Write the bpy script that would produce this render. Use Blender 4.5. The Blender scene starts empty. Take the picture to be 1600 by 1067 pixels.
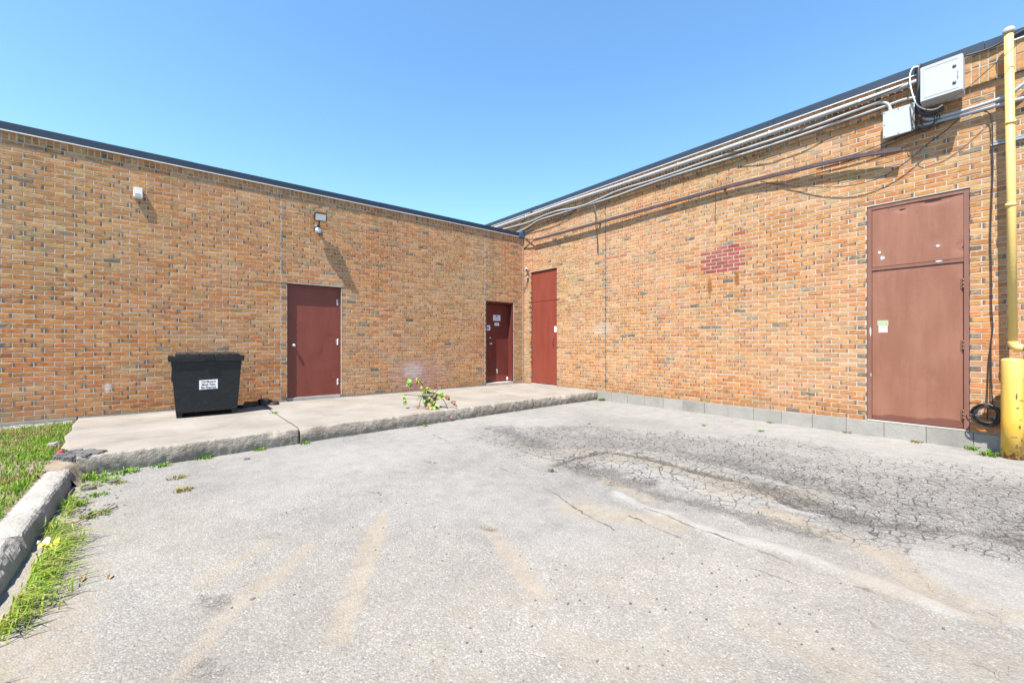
import bpy, bmesh, math, random
import numpy as np
from mathutils import Vector, Matrix

random.seed(7)
RNG = np.random.default_rng(11)
S = bpy.context.scene
C = S.collection

# ------------------------------------------------------------------ camera, sky, sun, exposure
CAM = (-7.3056, -8.4517, 1.05)
YAW = 39.284
cd = bpy.data.cameras.new('camera')
cam = bpy.data.objects.new('camera', cd)
C.objects.link(cam)
cam.location = CAM
cam.rotation_euler = (math.radians(90), 0, math.radians(-YAW))
cd.sensor_width = 36
cd.lens = 36 * 662.6 / 1600
cd.shift_y = 2.0 / 1600
cd.clip_start = 0.05
cd.clip_end = 2000
S.camera = cam

SUN_D = Vector((2.5, 1.0, -5.2)).normalized()          # the way the light travels
SUN_EL = math.asin(-SUN_D.z)
SUN_AZ = math.atan2(-SUN_D.x, -SUN_D.y)
w = bpy.data.worlds.new('World')
S.world = w
w.use_nodes = True
nt = w.node_tree
bg = nt.nodes['Background']
sky = nt.nodes.new('ShaderNodeTexSky')
sky.sky_type = 'NISHITA'
sky.sun_disc = False
sky.sun_elevation = SUN_EL
sky.sun_rotation = SUN_AZ
sky.altitude = 100
sky.air_density = 1.0
sky.dust_density = 0.3
sky.ozone_density = 1.0
hs = nt.nodes.new('ShaderNodeHueSaturation')
hs.inputs['Saturation'].default_value = 1.17
hs.inputs['Hue'].default_value = 0.4945
nt.links.new(sky.outputs[0], hs.inputs['Color'])
nt.links.new(hs.outputs[0], bg.inputs[0])
bg.inputs[1].default_value = 0.120

sl = bpy.data.lights.new('sun', 'SUN')
sl.energy = 5.0
sl.angle = math.radians(0.5)
sl.color = (1.0, 0.95, 0.88)
so = bpy.data.objects.new('sun', sl)
C.objects.link(so)
so.location = (-10, -10, 20)
so.rotation_euler = SUN_D.to_track_quat('-Z', 'Y').to_euler()

S.view_settings.view_transform = 'Standard'
S.view_settings.look = 'None'
S.view_settings.exposure = 1.45
S.view_settings.gamma = 1.0
S.view_settings.use_curve_mapping = False
S.render.engine = 'CYCLES'
S.cycles.max_bounces = 6

# ------------------------------------------------------------------ numpy noise
def vnoise(x, y, scale, seed=0):
    x = np.asarray(x, float) * scale + seed * 17.31
    y = np.asarray(y, float) * scale + seed * 9.17
    xi = np.floor(x).astype(np.int64); yi = np.floor(y).astype(np.int64)
    fx = x - xi; fy = y - yi
    fx = fx * fx * (3 - 2 * fx); fy = fy * fy * (3 - 2 * fy)
    def h(a, b):
        n = (a * 374761393 + b * 668265263 + seed * 1442695041) & 0x7fffffff
        n = ((n ^ (n >> 13)) * 1274126177) & 0x7fffffff
        return ((n ^ (n >> 16)) & 0xffff) / 65535.0
    a = h(xi, yi); b = h(xi + 1, yi); c = h(xi, yi + 1); d = h(xi + 1, yi + 1)
    return (a * (1 - fx) + b * fx) * (1 - fy) + (c * (1 - fx) + d * fx) * fy

def fbm(x, y, scale, seed=0, octs=4):
    t = 0; amp = 0.5; s = 0
    for o in range(octs):
        t = t + amp * vnoise(x, y, scale * 2 ** o, seed + o * 5); s += amp; amp *= 0.5
    return t / s

def smooth(a, b, x):
    t = np.clip((np.asarray(x, float) - a) / (b - a), 0, 1)
    return t * t * (3 - 2 * t)

# ------------------------------------------------------------------ materials
class NT:
    def __init__(self, name):
        self.m = bpy.data.materials.new(name)
        self.m.use_nodes = True
        self.t = self.m.node_tree
        self.b = self.t.nodes['Principled BSDF']
    def n(self, typ, ins=None, **props):
        nd = self.t.nodes.new('ShaderNode' + typ)
        for k, v in props.items():
            setattr(nd, k, v)
        for k, v in (ins or {}).items():
            self.set(nd, k, v)
        return nd
    def set(self, nd, k, v):
        s = nd.inputs[k]
        if isinstance(v, bpy.types.NodeSocket):
            self.t.links.new(v, s)
        elif isinstance(v, bpy.types.Node):
            self.t.links.new(v.outputs[0], s)
        else:
            if s.type == 'RGBA' and len(v) == 3:
                v = (*v, 1)
            s.default_value = v
    def out(self, **kw):
        for k, v in kw.items():
            self.set(self.b, {'col': 'Base Color', 'rough': 'Roughness', 'nor': 'Normal', 'metal': 'Metallic',
                              'spec': 'Specular IOR Level', 'trans': 'Transmission Weight', 'coat': 'Coat Weight',
                              'sub': 'Subsurface Weight'}[k], v)
        return self.m
    def pos(self, scale=(1, 1, 1)):
        g = self.n('NewGeometry')
        return self.n('Mapping', {'Vector': g.outputs['Position'], 'Scale': scale}).outputs[0]
    def noise(self, vec, scale, detail=4, rough=0.55, dist=0.0):
        return self.n('TexNoise', {'Vector': vec, 'Scale': scale, 'Detail': detail, 'Roughness': rough, 'Distortion': dist}).outputs[0]
    def ramp(self, fac, stops, interp='LINEAR'):
        r = self.n('ValToRGB', {'Fac': fac})
        r.color_ramp.interpolation = interp
        e = r.color_ramp.elements
        while len(e) < len(stops):
            e.new(0.5)
        for q, (p, c) in zip(e, stops):
            q.position = p
            q.color = (*c, 1) if not isinstance(c, (int, float)) else (c, c, c, 1)
        return r.outputs[0]
    def mix(self, f, a, b, typ='MIX'):
        m = self.n('Mix', data_type='RGBA', blend_type=typ)
        m.clamp_factor = True
        for k, v in ((0, f), (6, a), (7, b)):
            self.set(m, k, v)
        return m.outputs[2]
    def math(self, op, a, b=0.0, c=None):
        m = self.n('Math', operation=op)
        self.set(m, 0, a); self.set(m, 1, b)
        if c is not None:
            self.set(m, 2, c)
        return m.outputs[0]
    def mapr(self, v, a, b, c=0.0, d=1.0):
        m = self.n('MapRange', {'Value': v, 'From Min': a, 'From Max': b, 'To Min': c, 'To Max': d})
        m.clamp = True
        m.interpolation_type = 'SMOOTHSTEP'
        return m.outputs[0]
    def bump(self, h, dist=0.002, strength=1.0, nor=None):
        b = self.n('Bump', {'Height': h, 'Distance': dist, 'Strength': strength})
        if nor is not None:
            self.set(b, 'Normal', nor)
        return b.outputs[0]
    def xyz(self):
        g = self.n('NewGeometry')
        s = self.n('SeparateXYZ', {0: g.outputs['Position']})
        return s.outputs
    def dist_mask(self, cx, cy, cz, rx, ry, rz, soft=0.6, amp=0.5, scale=6):
        """noise-broken ellipsoid mask at a real place on the wall"""
        x, y, z = self.xyz()
        def q(s, c, r):
            return self.math('POWER', self.math('ABSOLUTE', self.math('MULTIPLY', self.math('SUBTRACT', s, c), 1 / r)), 2.0)
        d = self.math('SQRT', self.math('ADD', self.math('ADD', q(x, cx, rx), q(y, cy, ry)), q(z, cz, rz)))
        nz = self.noise(self.pos(), scale, 5)
        d = self.math('ADD', d, self.math('MULTIPLY', self.math('SUBTRACT', nz, 0.5), amp * 2))
        return self.mapr(d, 1.0 - soft, 1.0, 1.0, 0.0)

def simple(name, col, rough=0.6, metal=0.0, var=0.15, scale=8.0, bump=0.0, spec=0.5, bscale=60, dirt=None):
    t = NT(name)
    p = t.pos()
    n = t.noise(p, scale, 5)
    f = t.math('MULTIPLY_ADD', n, var * 2, 1 - var)
    c = t.mix(1.0, (*col, 1), f, 'MULTIPLY')
    if dirt:
        dn = t.mapr(t.noise(p, scale * 2.3, 6, 0.65), 0.52, 0.72)
        c = t.mix(t.math('MULTIPLY', dn, dirt[1]), c, (*dirt[0], 1))
    kw = dict(col=c, rough=t.math('MULTIPLY_ADD', n, 0.2, rough - 0.1), metal=metal, spec=spec)
    if bump:
        kw['nor'] = t.bump(t.noise(p, bscale, 4), bump)
    return t.out(**kw)

def wall_stains(t, col, side):
    z = t.xyz()[2]
    top = 3.8 if side == 'left' else 4.38
    run_ = t.mapr(t.noise(t.pos((2.6, 2.6, 0.16)), 1.0, 5, 0.62), 0.50, 0.70)
    fade = t.mapr(z, top - 1.9, top)
    col = t.mix(t.math('MULTIPLY', t.math('MULTIPLY', run_, fade), 0.42), col, t.mix(1.0, col, (0.52, 0.48, 0.46, 1), 'MULTIPLY'))
    sp_ = t.math('ADD', z, t.math('MULTIPLY', t.math('SUBTRACT', t.noise(t.pos(), 2.2, 5, 0.65), 0.5), 0.7))
    col = t.mix(t.math('MULTIPLY', t.mapr(sp_, 0.38, 0.0), 0.38), col, t.mix(1.0, col, (0.58, 0.52, 0.48, 1), 'MULTIPLY'))
    bl_ = t.mapr(t.noise(t.pos(), 0.55, 5, 0.6), 0.45, 0.62)
    col = t.mix(t.math('MULTIPLY', bl_, 0.16), col, (0.42, 0.32, 0.22, 1))
    if side == 'left':
        m = t.dist_mask(-3.05, 0, 0.36, 0.95, 1.0, 0.55, 0.8, 0.45, 5)
        col = t.mix(t.math('MULTIPLY', m, 0.55), col, (0.25, 0.165, 0.16, 1))
        m2 = t.dist_mask(-3.15, 0, 0.45, 0.34, 1.0, 0.24, 0.7, 0.5, 9)
        col = t.mix(t.math('MULTIPLY', m2, 0.5), col, (0.4, 0.36, 0.36, 1))
        m3 = t.dist_mask(-7.95, 0, 0.4, 0.05, 1.0, 0.09, 0.6, 0.4, 20)
        col = t.mix(t.math('MULTIPLY', m3, 0.6), col, (0.52, 0.5, 0.48, 1))
        m4 = t.dist_mask(-1.9, 0, 0.9, 1.0, 1.0, 0.25, 0.8, 0.5, 4)
        col = t.mix(t.math('MULTIPLY', m4, 0.2), col, (0.21, 0.15, 0.12, 1))
    else:
        for y, z, rz in ((-4.93, 2.02, 0.19), (-5.38, 2.1, 0.16)):
            m = t.dist_mask(0, y, z, 1.0, 0.05, rz, 0.5, 0.25, 14)
            col = t.mix(t.math('MULTIPLY', m, 0.75), col, (0.17, 0.06, 0.010, 1))
        m = t.dist_mask(0, -5.17, 2.44, 1.0, 0.4, 0.31, 0.3, 0.16, 10)
        n = t.mapr(t.noise(t.pos(), 28, 4), 0.5, 0.62)
        col = t.mix(t.math('MULTIPLY', t.math('MULTIPLY', m, n), 0.12), col, (0.45, 0.41, 0.38, 1))
        m = t.dist_mask(0, -2.6, 1.35, 1.0, 0.5, 0.2, 0.8, 0.5, 8)
        col = t.mix(t.math('MULTIPLY', m, 0.35), col, (0.45, 0.38, 0.3, 1))
    return col

def brick_material(name, single, side):
    t = NT(name)
    uv = t.n('Attribute', attribute_name='buv')
    s = t.n('SeparateXYZ', {0: uv.outputs['Vector']})
    u = s.outputs[0]
    if single:
        oi = t.n('ObjectInfo')
        base = oi.outputs['Color']; al = oi.outputs['Alpha']
    else:
        a = t.n('Attribute', attribute_name='bcol')
        base = a.outputs['Color']; al = a.outputs['Alpha']
    seed = t.n('ObjectInfo').outputs['Random'] if single else s.outputs[2]
    sv = t.n('CombineXYZ', {0: t.math('MULTIPLY', seed, 37.0), 1: t.math('MULTIPLY', seed, 91.0), 2: t.math('MULTIPLY', seed, 53.0)}).outputs[0]
    def bp(sc):
        return t.n('VectorMath', {0: t.pos(sc), 1: sv}, operation='ADD').outputs[0]
    streak = t.noise(bp((9, 9, 62)), 1.0, 5, 0.68)
    blot = t.noise(bp((13, 13, 34)), 1.0, 5, 0.62)
    blot2 = t.noise(bp((19, 19, 30)), 1.0, 4, 0.6, 0.6)
    fine = t.noise(t.pos(), 260, 3, 0.6)
    c = t.mix(t.math('MULTIPLY', t.mapr(streak, 0.44, 0.60), 0.5), base, t.mix(1.0, base, (0.60, 0.48, 0.42, 1), 'MULTIPLY'))
    c = t.mix(t.math('MULTIPLY', t.mapr(blot, 0.50, 0.64), 0.66), c, (0.40, 0.25, 0.11, 1))
    c = t.mix(t.math('MULTIPLY', t.mapr(blot, 0.62, 0.74), 0.6), c, (0.48, 0.355, 0.19, 1))
    c = t.mix(t.math('MULTIPLY', t.mapr(blot2, 0.56, 0.68), 0.5), c, (0.33, 0.10, 0.035, 1))
    c = t.mix(t.math('MULTIPLY', t.mapr(blot2, 0.42, 0.31), 0.55), c, (0.15, 0.088, 0.045, 1))
    c = t.mix(t.math('LESS_THAN', al, 0.1), c, t.mix(1.0, base, t.math('MULTIPLY_ADD', streak, 0.7, 0.65), 'MULTIPLY'))
    # burnt header ends
    wob = t.math('MULTIPLY', t.math('SUBTRACT', t.noise(t.pos(), 45, 3), 0.5), 0.22)
    uw = t.math('ADD', u, wob)
    lf = t.mapr(uw, 0.19, 0.07)
    rt = t.mapr(uw, 0.81, 0.93)
    both = t.math('GREATER_THAN', al, 0.9)
    sl_ = t.math('MAXIMUM', t.math('COMPARE', al, 0.5, 0.12), both)
    sr_ = t.math('MAXIMUM', t.math('COMPARE', al, 0.75, 0.12), both)
    fend = t.math('MAXIMUM', t.math('MULTIPLY', lf, sl_), t.math('MULTIPLY', rt, sr_))
    c = t.mix(t.math('MULTIPLY', fend, 0.8), c, (0.06, 0.055, 0.05, 1))
    c = t.mix(1.0, c, t.math('MULTIPLY_ADD', fine, 0.5, 0.75), 'MULTIPLY')
    c = wall_stains(t, c, side)
    h = t.math('ADD', t.math('MULTIPLY', streak, 1.0), t.math('MULTIPLY', t.noise(t.pos(), 120, 4, 0.6), 0.8))
    return t.out(col=c, rough=0.88, spec=0.25, nor=t.bump(h, 0.0018, 0.8))

def mortar_material(name, side):
    t = NT(name)
    n = t.noise(t.pos(), 7, 5, 0.6)
    c = t.ramp(n, [(0.3, (0.285, 0.245, 0.195)), (0.55, (0.37, 0.322, 0.262)), (0.8, (0.415, 0.37, 0.305))])
    f = t.noise(t.pos(), 180, 3)
    c = t.mix(1.0, c, t.math('MULTIPLY_ADD', f, 0.5, 0.75), 'MULTIPLY')
    c = wall_stains(t, c, side)
    return t.out(col=c, rough=0.95, spec=0.2, nor=t.bump(t.noise(t.pos(), 150, 4), 0.002))

def paint_material(name, col, fade, rough=0.5, fadeamt=0.5, wet=None):
    t = NT(name)
    n1 = t.noise(t.pos((3, 3, 0.7)), 2.0, 5, 0.6)
    n2 = t.noise(t.pos((30, 30, 1.2)), 1.0, 4, 0.6)
    c = t.mix(t.math('MULTIPLY', t.mapr(n1, 0.35, 0.7), fadeamt), (*col, 1), (*fade, 1))
    c = t.mix(t.math('MULTIPLY', t.mapr(n2, 0.5, 0.75), 0.25), c, (*[q * 0.8 for q in col], 1))
    if wet:
        z = t.xyz()[2]
        zz = t.math('ADD', z, t.math('MULTIPLY', t.math('SUBTRACT', t.noise(t.pos(), 3, 3), 0.5), 0.14))
        c = t.mix(t.math('MULTIPLY', t.mapr(zz, wet[0] + 0.012, wet[0] - 0.012), 0.75), c, (*wet[1], 1))
    chips = t.mapr(t.noise(t.pos(), 38, 5, 0.7), 0.735, 0.76)
    c = t.mix(t.math('MULTIPLY', chips, 0.7), c, (0.32, 0.28, 0.26, 1))
    return t.out(col=c, rough=t.math('MULTIPLY_ADD', n1, 0.25, rough - 0.1), spec=0.4,
                 nor=t.bump(t.noise(t.pos(), 14, 3), 0.003, 0.5))

def concrete_material(name, c0, c1, c2, bscale=90, bdist=0.003, streak=False, warm=None):
    t = NT(name)
    n = t.noise(t.pos(), 1.6, 6, 0.62)
    c = t.ramp(n, [(0.3, c0), (0.52, c1), (0.72, c2)])
    f = t.noise(t.pos(), 240, 3, 0.7)
    c = t.mix(1.0, c, t.math('MULTIPLY_ADD', f, 0.5, 0.75), 'MULTIPLY')
    pits = t.mapr(t.noise(t.pos(), 55, 4, 0.7), 0.66, 0.72)
    c = t.mix(t.math('MULTIPLY', pits, 0.45), c, (*[q * 0.45 for q in c0], 1))
    if streak:
        s1 = t.mapr(t.noise(t.pos((0.9, 5.0, 1)), 1.3, 5, 0.65), 0.56, 0.72)
        c = t.mix(t.math('MULTIPLY', s1, 0.4), c, (0.14, 0.128, 0.114, 1))
        s2 = t.mapr(t.noise(t.pos((1.2, 3.0, 1)), 0.9, 4, 0.6), 0.58, 0.7)
        c = t.mix(t.math('MULTIPLY', s2, 0.45), c, (0.245, 0.185, 0.13, 1))
    h = t.math('ADD', t.noise(t.pos(), bscale, 5, 0.65), t.math('MULTIPLY', t.noise(t.pos(), bscale * 0.15, 4), 1.2))
    return t.out(col=c, rough=0.92, spec=0.25, nor=t.bump(h, bdist))

M = {}
for sd in ('left', 'right'):
    M['brick_' + sd] = brick_material('brick mass ' + sd, False, sd)
    M['brick1_' + sd] = brick_material('brick single ' + sd, True, sd)
    M['mortar_' + sd] = mortar_material('mortar ' + sd, sd)
M['door_a'] = paint_material('dark maroon door paint', (0.14, 0.029, 0.018), (0.172, 0.046, 0.031), 0.45)
M['door_b'] = paint_material('glossy maroon door paint', (0.10, 0.022, 0.017), (0.12, 0.034, 0.028), 0.3)
M['door_c'] = paint_material('red door paint', (0.172, 0.034, 0.020), (0.20, 0.048, 0.032), 0.5)
M['door_d'] = paint_material('faded brown red door paint', (0.182, 0.074, 0.043), (0.225, 0.100, 0.063), 0.55, 0.8, wet=(0.11, (0.095, 0.028, 0.020)))
M['frame_d'] = paint_material('faded door frame paint', (0.155, 0.063, 0.044), (0.185, 0.090, 0.066), 0.6, 0.7)
M['cap'] = simple('dark blue grey roof metal', (0.020, 0.034, 0.056), 0.5, 0.0, 0.2, 3, spec=0.35)
M['drip'] = simple('pale metal drip edge', (0.62, 0.6, 0.57), 0.5, 0.2, 0.15, 6)
M['roof'] = simple('roof gravel', (0.2, 0.19, 0.18), 0.9, 0, 0.3, 30, 0.01)
M['slab'] = concrete_material('pavement concrete', (0.155, 0.138, 0.118), (0.198, 0.180, 0.157), (0.230, 0.214, 0.191), 80, 0.003, True)
M['curb'] = concrete_material('old kerb concrete', (0.17, 0.158, 0.14), (0.265, 0.25, 0.226), (0.33, 0.316, 0.29), 50, 0.012)
M['block'] = concrete_material('foundation concrete', (0.175, 0.165, 0.147), (0.235, 0.223, 0.20), (0.275, 0.263, 0.238), 90, 0.003)
M['block_b'] = concrete_material('foundation concrete paler', (0.20, 0.188, 0.168), (0.255, 0.242, 0.218), (0.29, 0.278, 0.252), 60, 0.005)
M['slab_face'] = concrete_material('rough broken slab edge', (0.165, 0.142, 0.116), (0.235, 0.207, 0.174), (0.285, 0.258, 0.221), 38, 0.016)
M['sill'] = concrete_material('pale sill concrete', (0.28, 0.26, 0.235), (0.345, 0.325, 0.3), (0.39, 0.38, 0.355), 90, 0.002)
M['grey_pvc'] = simple('weathered grey conduit', (0.29, 0.30, 0.305), 0.5, 0, 0.22, 4, dirt=((0.16, 0.15, 0.14), 0.45))
M['blue_pvc'] = simple('pale blue grey conduit', (0.25, 0.29, 0.335), 0.4, 0, 0.12, 5)
M['cabinet'] = simple('pale grey cabinet paint', (0.34, 0.355, 0.365), 0.45, 0, 0.05, 3)
M['box_grey'] = simple('light grey box paint', (0.31, 0.325, 0.34), 0.5, 0, 0.06, 3)
M['cable'] = simple('black cable rubber', (0.022, 0.021, 0.022), 0.5, 0, 0.3, 12)
M['white_cable'] = simple('white cable', (0.72, 0.73, 0.74), 0.4, 0, 0.1, 8)
M['angle'] = simple('brown primed steel', (0.06, 0.038, 0.042), 0.5, 0.1, 0.35, 9, 0.002, dirt=((0.16, 0.07, 0.04), 0.5))
M['black_metal'] = simple('black dumpster paint', (0.006, 0.0068, 0.009), 0.45, 0, 0.4, 6, 0.004, 0.35, 14, dirt=((0.03, 0.029, 0.028), 0.4))
M['black_plastic'] = simple('black lid plastic', (0.010, 0.011, 0.013), 0.45, 0, 0.2, 6, spec=0.35, dirt=((0.07, 0.07, 0.07), 0.3))
M['white_plastic'] = simple('white weathered plastic', (0.6, 0.56, 0.5), 0.5, 0, 0.08, 9)
M['white'] = simple('white enamel', (0.6, 0.6, 0.59), 0.4, 0, 0.05, 9)
M['paper'] = simple('white paper', (0.58, 0.58, 0.61), 0.7, 0, 0.06, 30)
M['sign'] = simple('white sign sheet', (0.6, 0.61, 0.62), 0.5, 0, 0.05, 30)
M['ink'] = simple('black ink', (0.03, 0.03, 0.035), 0.6, 0, 0.1, 30)
M['blue_ink'] = simple('blue ink', (0.16, 0.22, 0.42), 0.6, 0, 0.1, 30)
M['green_ink'] = simple('faded green label', (0.28, 0.33, 0.2), 0.6, 0, 0.35, 60)
M['red_ink'] = simple('faded red print', (0.6, 0.2, 0.16), 0.6, 0, 0.1, 30)
M['steel'] = simple('worn steel', (0.5, 0.5, 0.49), 0.35, 0.7, 0.2, 20)
M['rusty'] = simple('rusty steel', (0.13, 0.06, 0.035), 0.7, 0.2, 0.5, 40, 0.002, dirt=((0.3, 0.13, 0.05), 0.7))
M['dark'] = simple('dark gap', (0.012, 0.011, 0.01), 0.9, 0, 0.1, 5)
M['bronze'] = simple('dark bronze lamp housing', (0.05, 0.048, 0.046), 0.4, 0.3, 0.2, 12)
M['lamp_glass'] = simple('lamp glass', (0.62, 0.6, 0.56), 0.12, 0, 0.12, 25, spec=0.8)
M['lens_blue'] = simple('pale blue sensor lens', (0.50, 0.62, 0.72), 0.25, 0, 0.06, 10)
M['caulk'] = simple('pale joint sealant', (0.34, 0.295, 0.245), 0.8, 0, 0.12, 12)
M['pot'] = simple('dark grey plant pot', (0.10, 0.10, 0.105), 0.55, 0, 0.3, 14)
M['soil'] = simple('dry soil', (0.19, 0.155, 0.115), 0.95, 0, 0.4, 9, 0.012, 0.2, 30)
M['stem'] = simple('plant stem', (0.06, 0.042, 0.016), 0.6, 0, 0.4, 25)
M['leaf_green'] = simple('bright green leaf', (0.10, 0.19, 0.012), 0.5, 0, 0.3, 20)
M['leaf_yellow'] = simple('yellowing leaf', (0.17, 0.145, 0.022), 0.55, 0, 0.3, 20)
M['leaf_dry'] = simple('dry brown leaf', (0.17, 0.085, 0.042), 0.75, 0, 0.3, 20)
M['leaf_tan'] = simple('pale dead leaf', (0.24, 0.17, 0.09), 0.75, 0, 0.3, 20)
M['chunk'] = simple('broken asphalt', (0.085, 0.083, 0.082), 0.9, 0, 0.5, 40, 0.01, 0.3, 50)
M['litter_y'] = simple('yellow wrapper', (0.75, 0.55, 0.04), 0.4, 0, 0.1, 20)
M['litter_w'] = simple('white wrapper', (0.75, 0.76, 0.78), 0.4, 0, 0.1, 20)
M['litter_r'] = simple('red scrap', (0.38, 0.06, 0.09), 0.6, 0, 0.3, 20)
M['blue_flash'] = simple('dark blue membrane', (0.03, 0.075, 0.13), 0.5, 0, 0.3, 8)

def yellow_paint(name, rustz, pale=False):
    t = NT(name)
    n = t.noise(t.pos((3, 3, 1)), 3, 5)
    c = t.ramp(n, [(0.3, (0.50, 0.28, 0.03)), (0.6, (0.58, 0.37, 0.06)), (0.85, (0.60, 0.44, 0.14))])
    z = t.xyz()[2]
    fade = t.mapr(z, 0.1, 1.1)
    c = t.mix(t.math('MULTIPLY', fade, 0.5), c, (0.60, 0.46, 0.17, 1))
    if pale:
        c = t.mix(0.45, c, (0.56, 0.42, 0.17, 1))
    zz = t.math('ADD', z, t.math('MULTIPLY', t.math('SUBTRACT', t.noise(t.pos(), 22, 5, 0.7), 0.5), 0.6))
    c = t.mix(t.mapr(zz, rustz + 0.06, rustz - 0.0), c, (0.17, 0.075, 0.03, 1))
    ch = t.mapr(t.noise(t.pos((1, 1, .5)), 26, 6, 0.75), 0.645, 0.69)
    c = t.mix(t.math('MULTIPLY', ch, 0.55), c, (0.30, 0.16, 0.05, 1))
    return t.out(col=c, rough=0.5, spec=0.4, nor=t.bump(t.noise(t.pos(), 30, 4), 0.002))
M['yellow_bollard'] = yellow_paint('yellow bollard paint', -0.19)
M['yellow_pipe'] = yellow_paint('yellow pipe paint', -5, True)

def veg_material(name):
    t = NT(name)
    a = t.n('Attribute', attribute_name='bcol')
    n = t.noise(t.pos(), 30, 3)
    c = t.mix(1.0, a.outputs['Color'], t.math('MULTIPLY_ADD', n, 0.6, 0.7), 'MULTIPLY')
    t.out(col=c, rough=0.55, spec=0.3)
    # thin blades let some light through
    tr = t.n('BsdfTranslucent', {'Color': c})
    mx = t.n('MixShader', {0: 0.35})
    t.t.links.new(t.b.outputs[0], mx.inputs[1]); t.t.links.new(tr.outputs[0], mx.inputs[2])
    t.t.links.new(mx.outputs[0], t.t.nodes['Material Output'].inputs[0])
    return t.m
M['grass'] = veg_material('grass blades')

def asphalt_material():
    t = NT('weathered asphalt')
    a = t.n('Attribute', attribute_name='gm')
    sp = t.n('SeparateColor', {0: a.outputs['Color']})
    sand, dark, alli = sp.outputs[0], sp.outputs[1], sp.outputs[2]
    wash = a.outputs['Alpha']
    p = t.pos()
    big = t.noise(p, 0.9, 6, 0.6)
    mid = t.noise(p, 6, 5, 0.65)
    base = t.ramp(t.math('ADD', t.math('MULTIPLY', big, 0.6), t.math('MULTIPLY', mid, 0.4)),
                  [(0.36, (0.138, 0.133, 0.124)), (0.5, (0.172, 0.165, 0.153)), (0.64, (0.203, 0.194, 0.178))])
    vo = t.n('TexVoronoi', {'Vector': p, 'Scale': 135.0, 'Randomness': 1.0})
    stone = t.n('SeparateColor', {0: vo.outputs['Color']}).outputs[0]
    st = t.ramp(stone, [(0.0, 0.72), (0.4, 0.95), (0.75, 1.08), (0.93, 1.25), (1.0, 1.55)])
    gapm = t.mapr(vo.outputs['Distance'], 0.35, 0.75)
    c = t.mix(1.0, base, st, 'MULTIPLY')
    c = t.mix(t.math('MULTIPLY', gapm, 0.3), c, t.mix(1.0, c, (0.55, 0.54, 0.53, 1), 'MULTIPLY'))
    # dark pebbles showing here and there
    vo2 = t.n('TexVoronoi', {'Vector': p, 'Scale': 38.0, 'Randomness': 1.0})
    peb = t.math('MULTIPLY', t.mapr(vo2.outputs['Distance'], 0.17, 0.12),
                 t.math('GREATER_THAN', t.n('SeparateColor', {0: vo2.outputs['Color']}).outputs[1], 0.93))
    # washes of pale dust, sand, tar-dark worn zones
    c = t.mix(t.math('MULTIPLY', wash, t.mapr(mid, 0.3, 0.6, 0.45, 0.85)), c, (0.225, 0.219, 0.207, 1))
    sn = t.math('MULTIPLY', t.mapr(t.noise(p, 30, 6, 0.75), 0.38, 0.56, 0.35, 1.0), t.mapr(stone, 0.95, 0.4, 0.6, 1.0))
    sandcol = t.ramp(t.noise(p, 13, 4), [(0.35, (0.188, 0.154, 0.114)), (0.65, (0.220, 0.189, 0.148))])
    c = t.mix(t.math('MULTIPLY', sand, sn), c, sandcol)
    dn = t.mapr(t.math('ADD', t.noise(p, 21, 7, 0.8), t.math('MULTIPLY', dark, 0.16)), 0.50, 0.62)
    dn = t.math('MULTIPLY', dn, t.mapr(t.noise(p, 75, 4, 0.7), 0.38, 0.55, 0.5, 1.0))
    dn = t.math('MULTIPLY', dn, t.mapr(stone, 0.85, 0.35, 0.6, 1.0))
    c = t.mix(t.math('MULTIPLY', dark, dn), c, (0.048, 0.043, 0.038, 1))
    # alligator cracking
    wv = t.n('TexNoise', {'Vector': p, 'Scale': 5.0, 'Detail': 3.0})
    warp = t.n('VectorMath', {0: p, 1: t.n('VectorMath', {0: wv.outputs['Color'], 3: 0.09}, operation='SCALE').outputs[0]}, operation='ADD')
    v3 = t.n('TexVoronoi', {'Vector': warp.outputs[0], 'Scale': 10.5, 'Randomness': 1.0}, feature='DISTANCE_TO_EDGE')
    v4 = t.n('TexVoronoi', {'Vector': warp.outputs[0], 'Scale': 27.0, 'Randomness': 1.0}, feature='DISTANCE_TO_EDGE')
    wid = t.mapr(t.noise(p, 4.2, 5, 0.7), 0.33, 0.68, 0.12, 1.35)
    k1 = t.mapr(t.math('DIVIDE', v3.outputs['Distance'], wid), 0.05, 0.022)
    k2 = t.mapr(t.math('DIVIDE', v4.outputs['Distance'], wid), 0.055, 0.02)
    k = t.math('MAXIMUM', k1, t.math('MULTIPLY', k2, t.mapr(alli, 0.45, 0.9, 0.0, 0.6)))
    k = t.math('MULTIPLY', k, t.mapr(t.math('ADD', alli, t.math('MULTIPLY', t.math('SUBTRACT', t.noise(p, 2.6, 5, 0.7), 0.5), 0.9)), 0.25, 0.65))
    # long single cracks, from signed distances
    d2 = t.n('Attribute', attribute_name='ck1'); d3 = t.n('Attribute', attribute_name='ck2')
    cw = t.math('MULTIPLY', t.math('SUBTRACT', t.noise(p, 9, 6, 0.72), 0.5), 0.10)
    for at_ in (d2, d3):
        sc_ = t.n('SeparateColor', {0: at_.outputs['Color']})
        for o_ in sc_.outputs:
            ln = t.math('MULTIPLY', t.mapr(t.math('ABSOLUTE', t.math('ADD', o_, cw)), 0.008, 0.002), t.math('MULTIPLY', t.mapr(at_.outputs['Alpha'], 0.11, 0.08), 0.75))
            k = t.math('MAXIMUM', k, t.math('MULTIPLY', ln, t.mapr(t.noise(p, 3.5, 3), 0.42, 0.6, 0.0, 1.0)))
    c = t.mix(t.math('MULTIPLY', k, t.mapr(mid, 0.35, 0.6, 0.5, 0.95)), c, (0.04, 0.037, 0.033, 1))
    c = t.mix(t.math('MULTIPLY', peb, 0.85), c, (0.06, 0.055, 0.05, 1))
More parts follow.
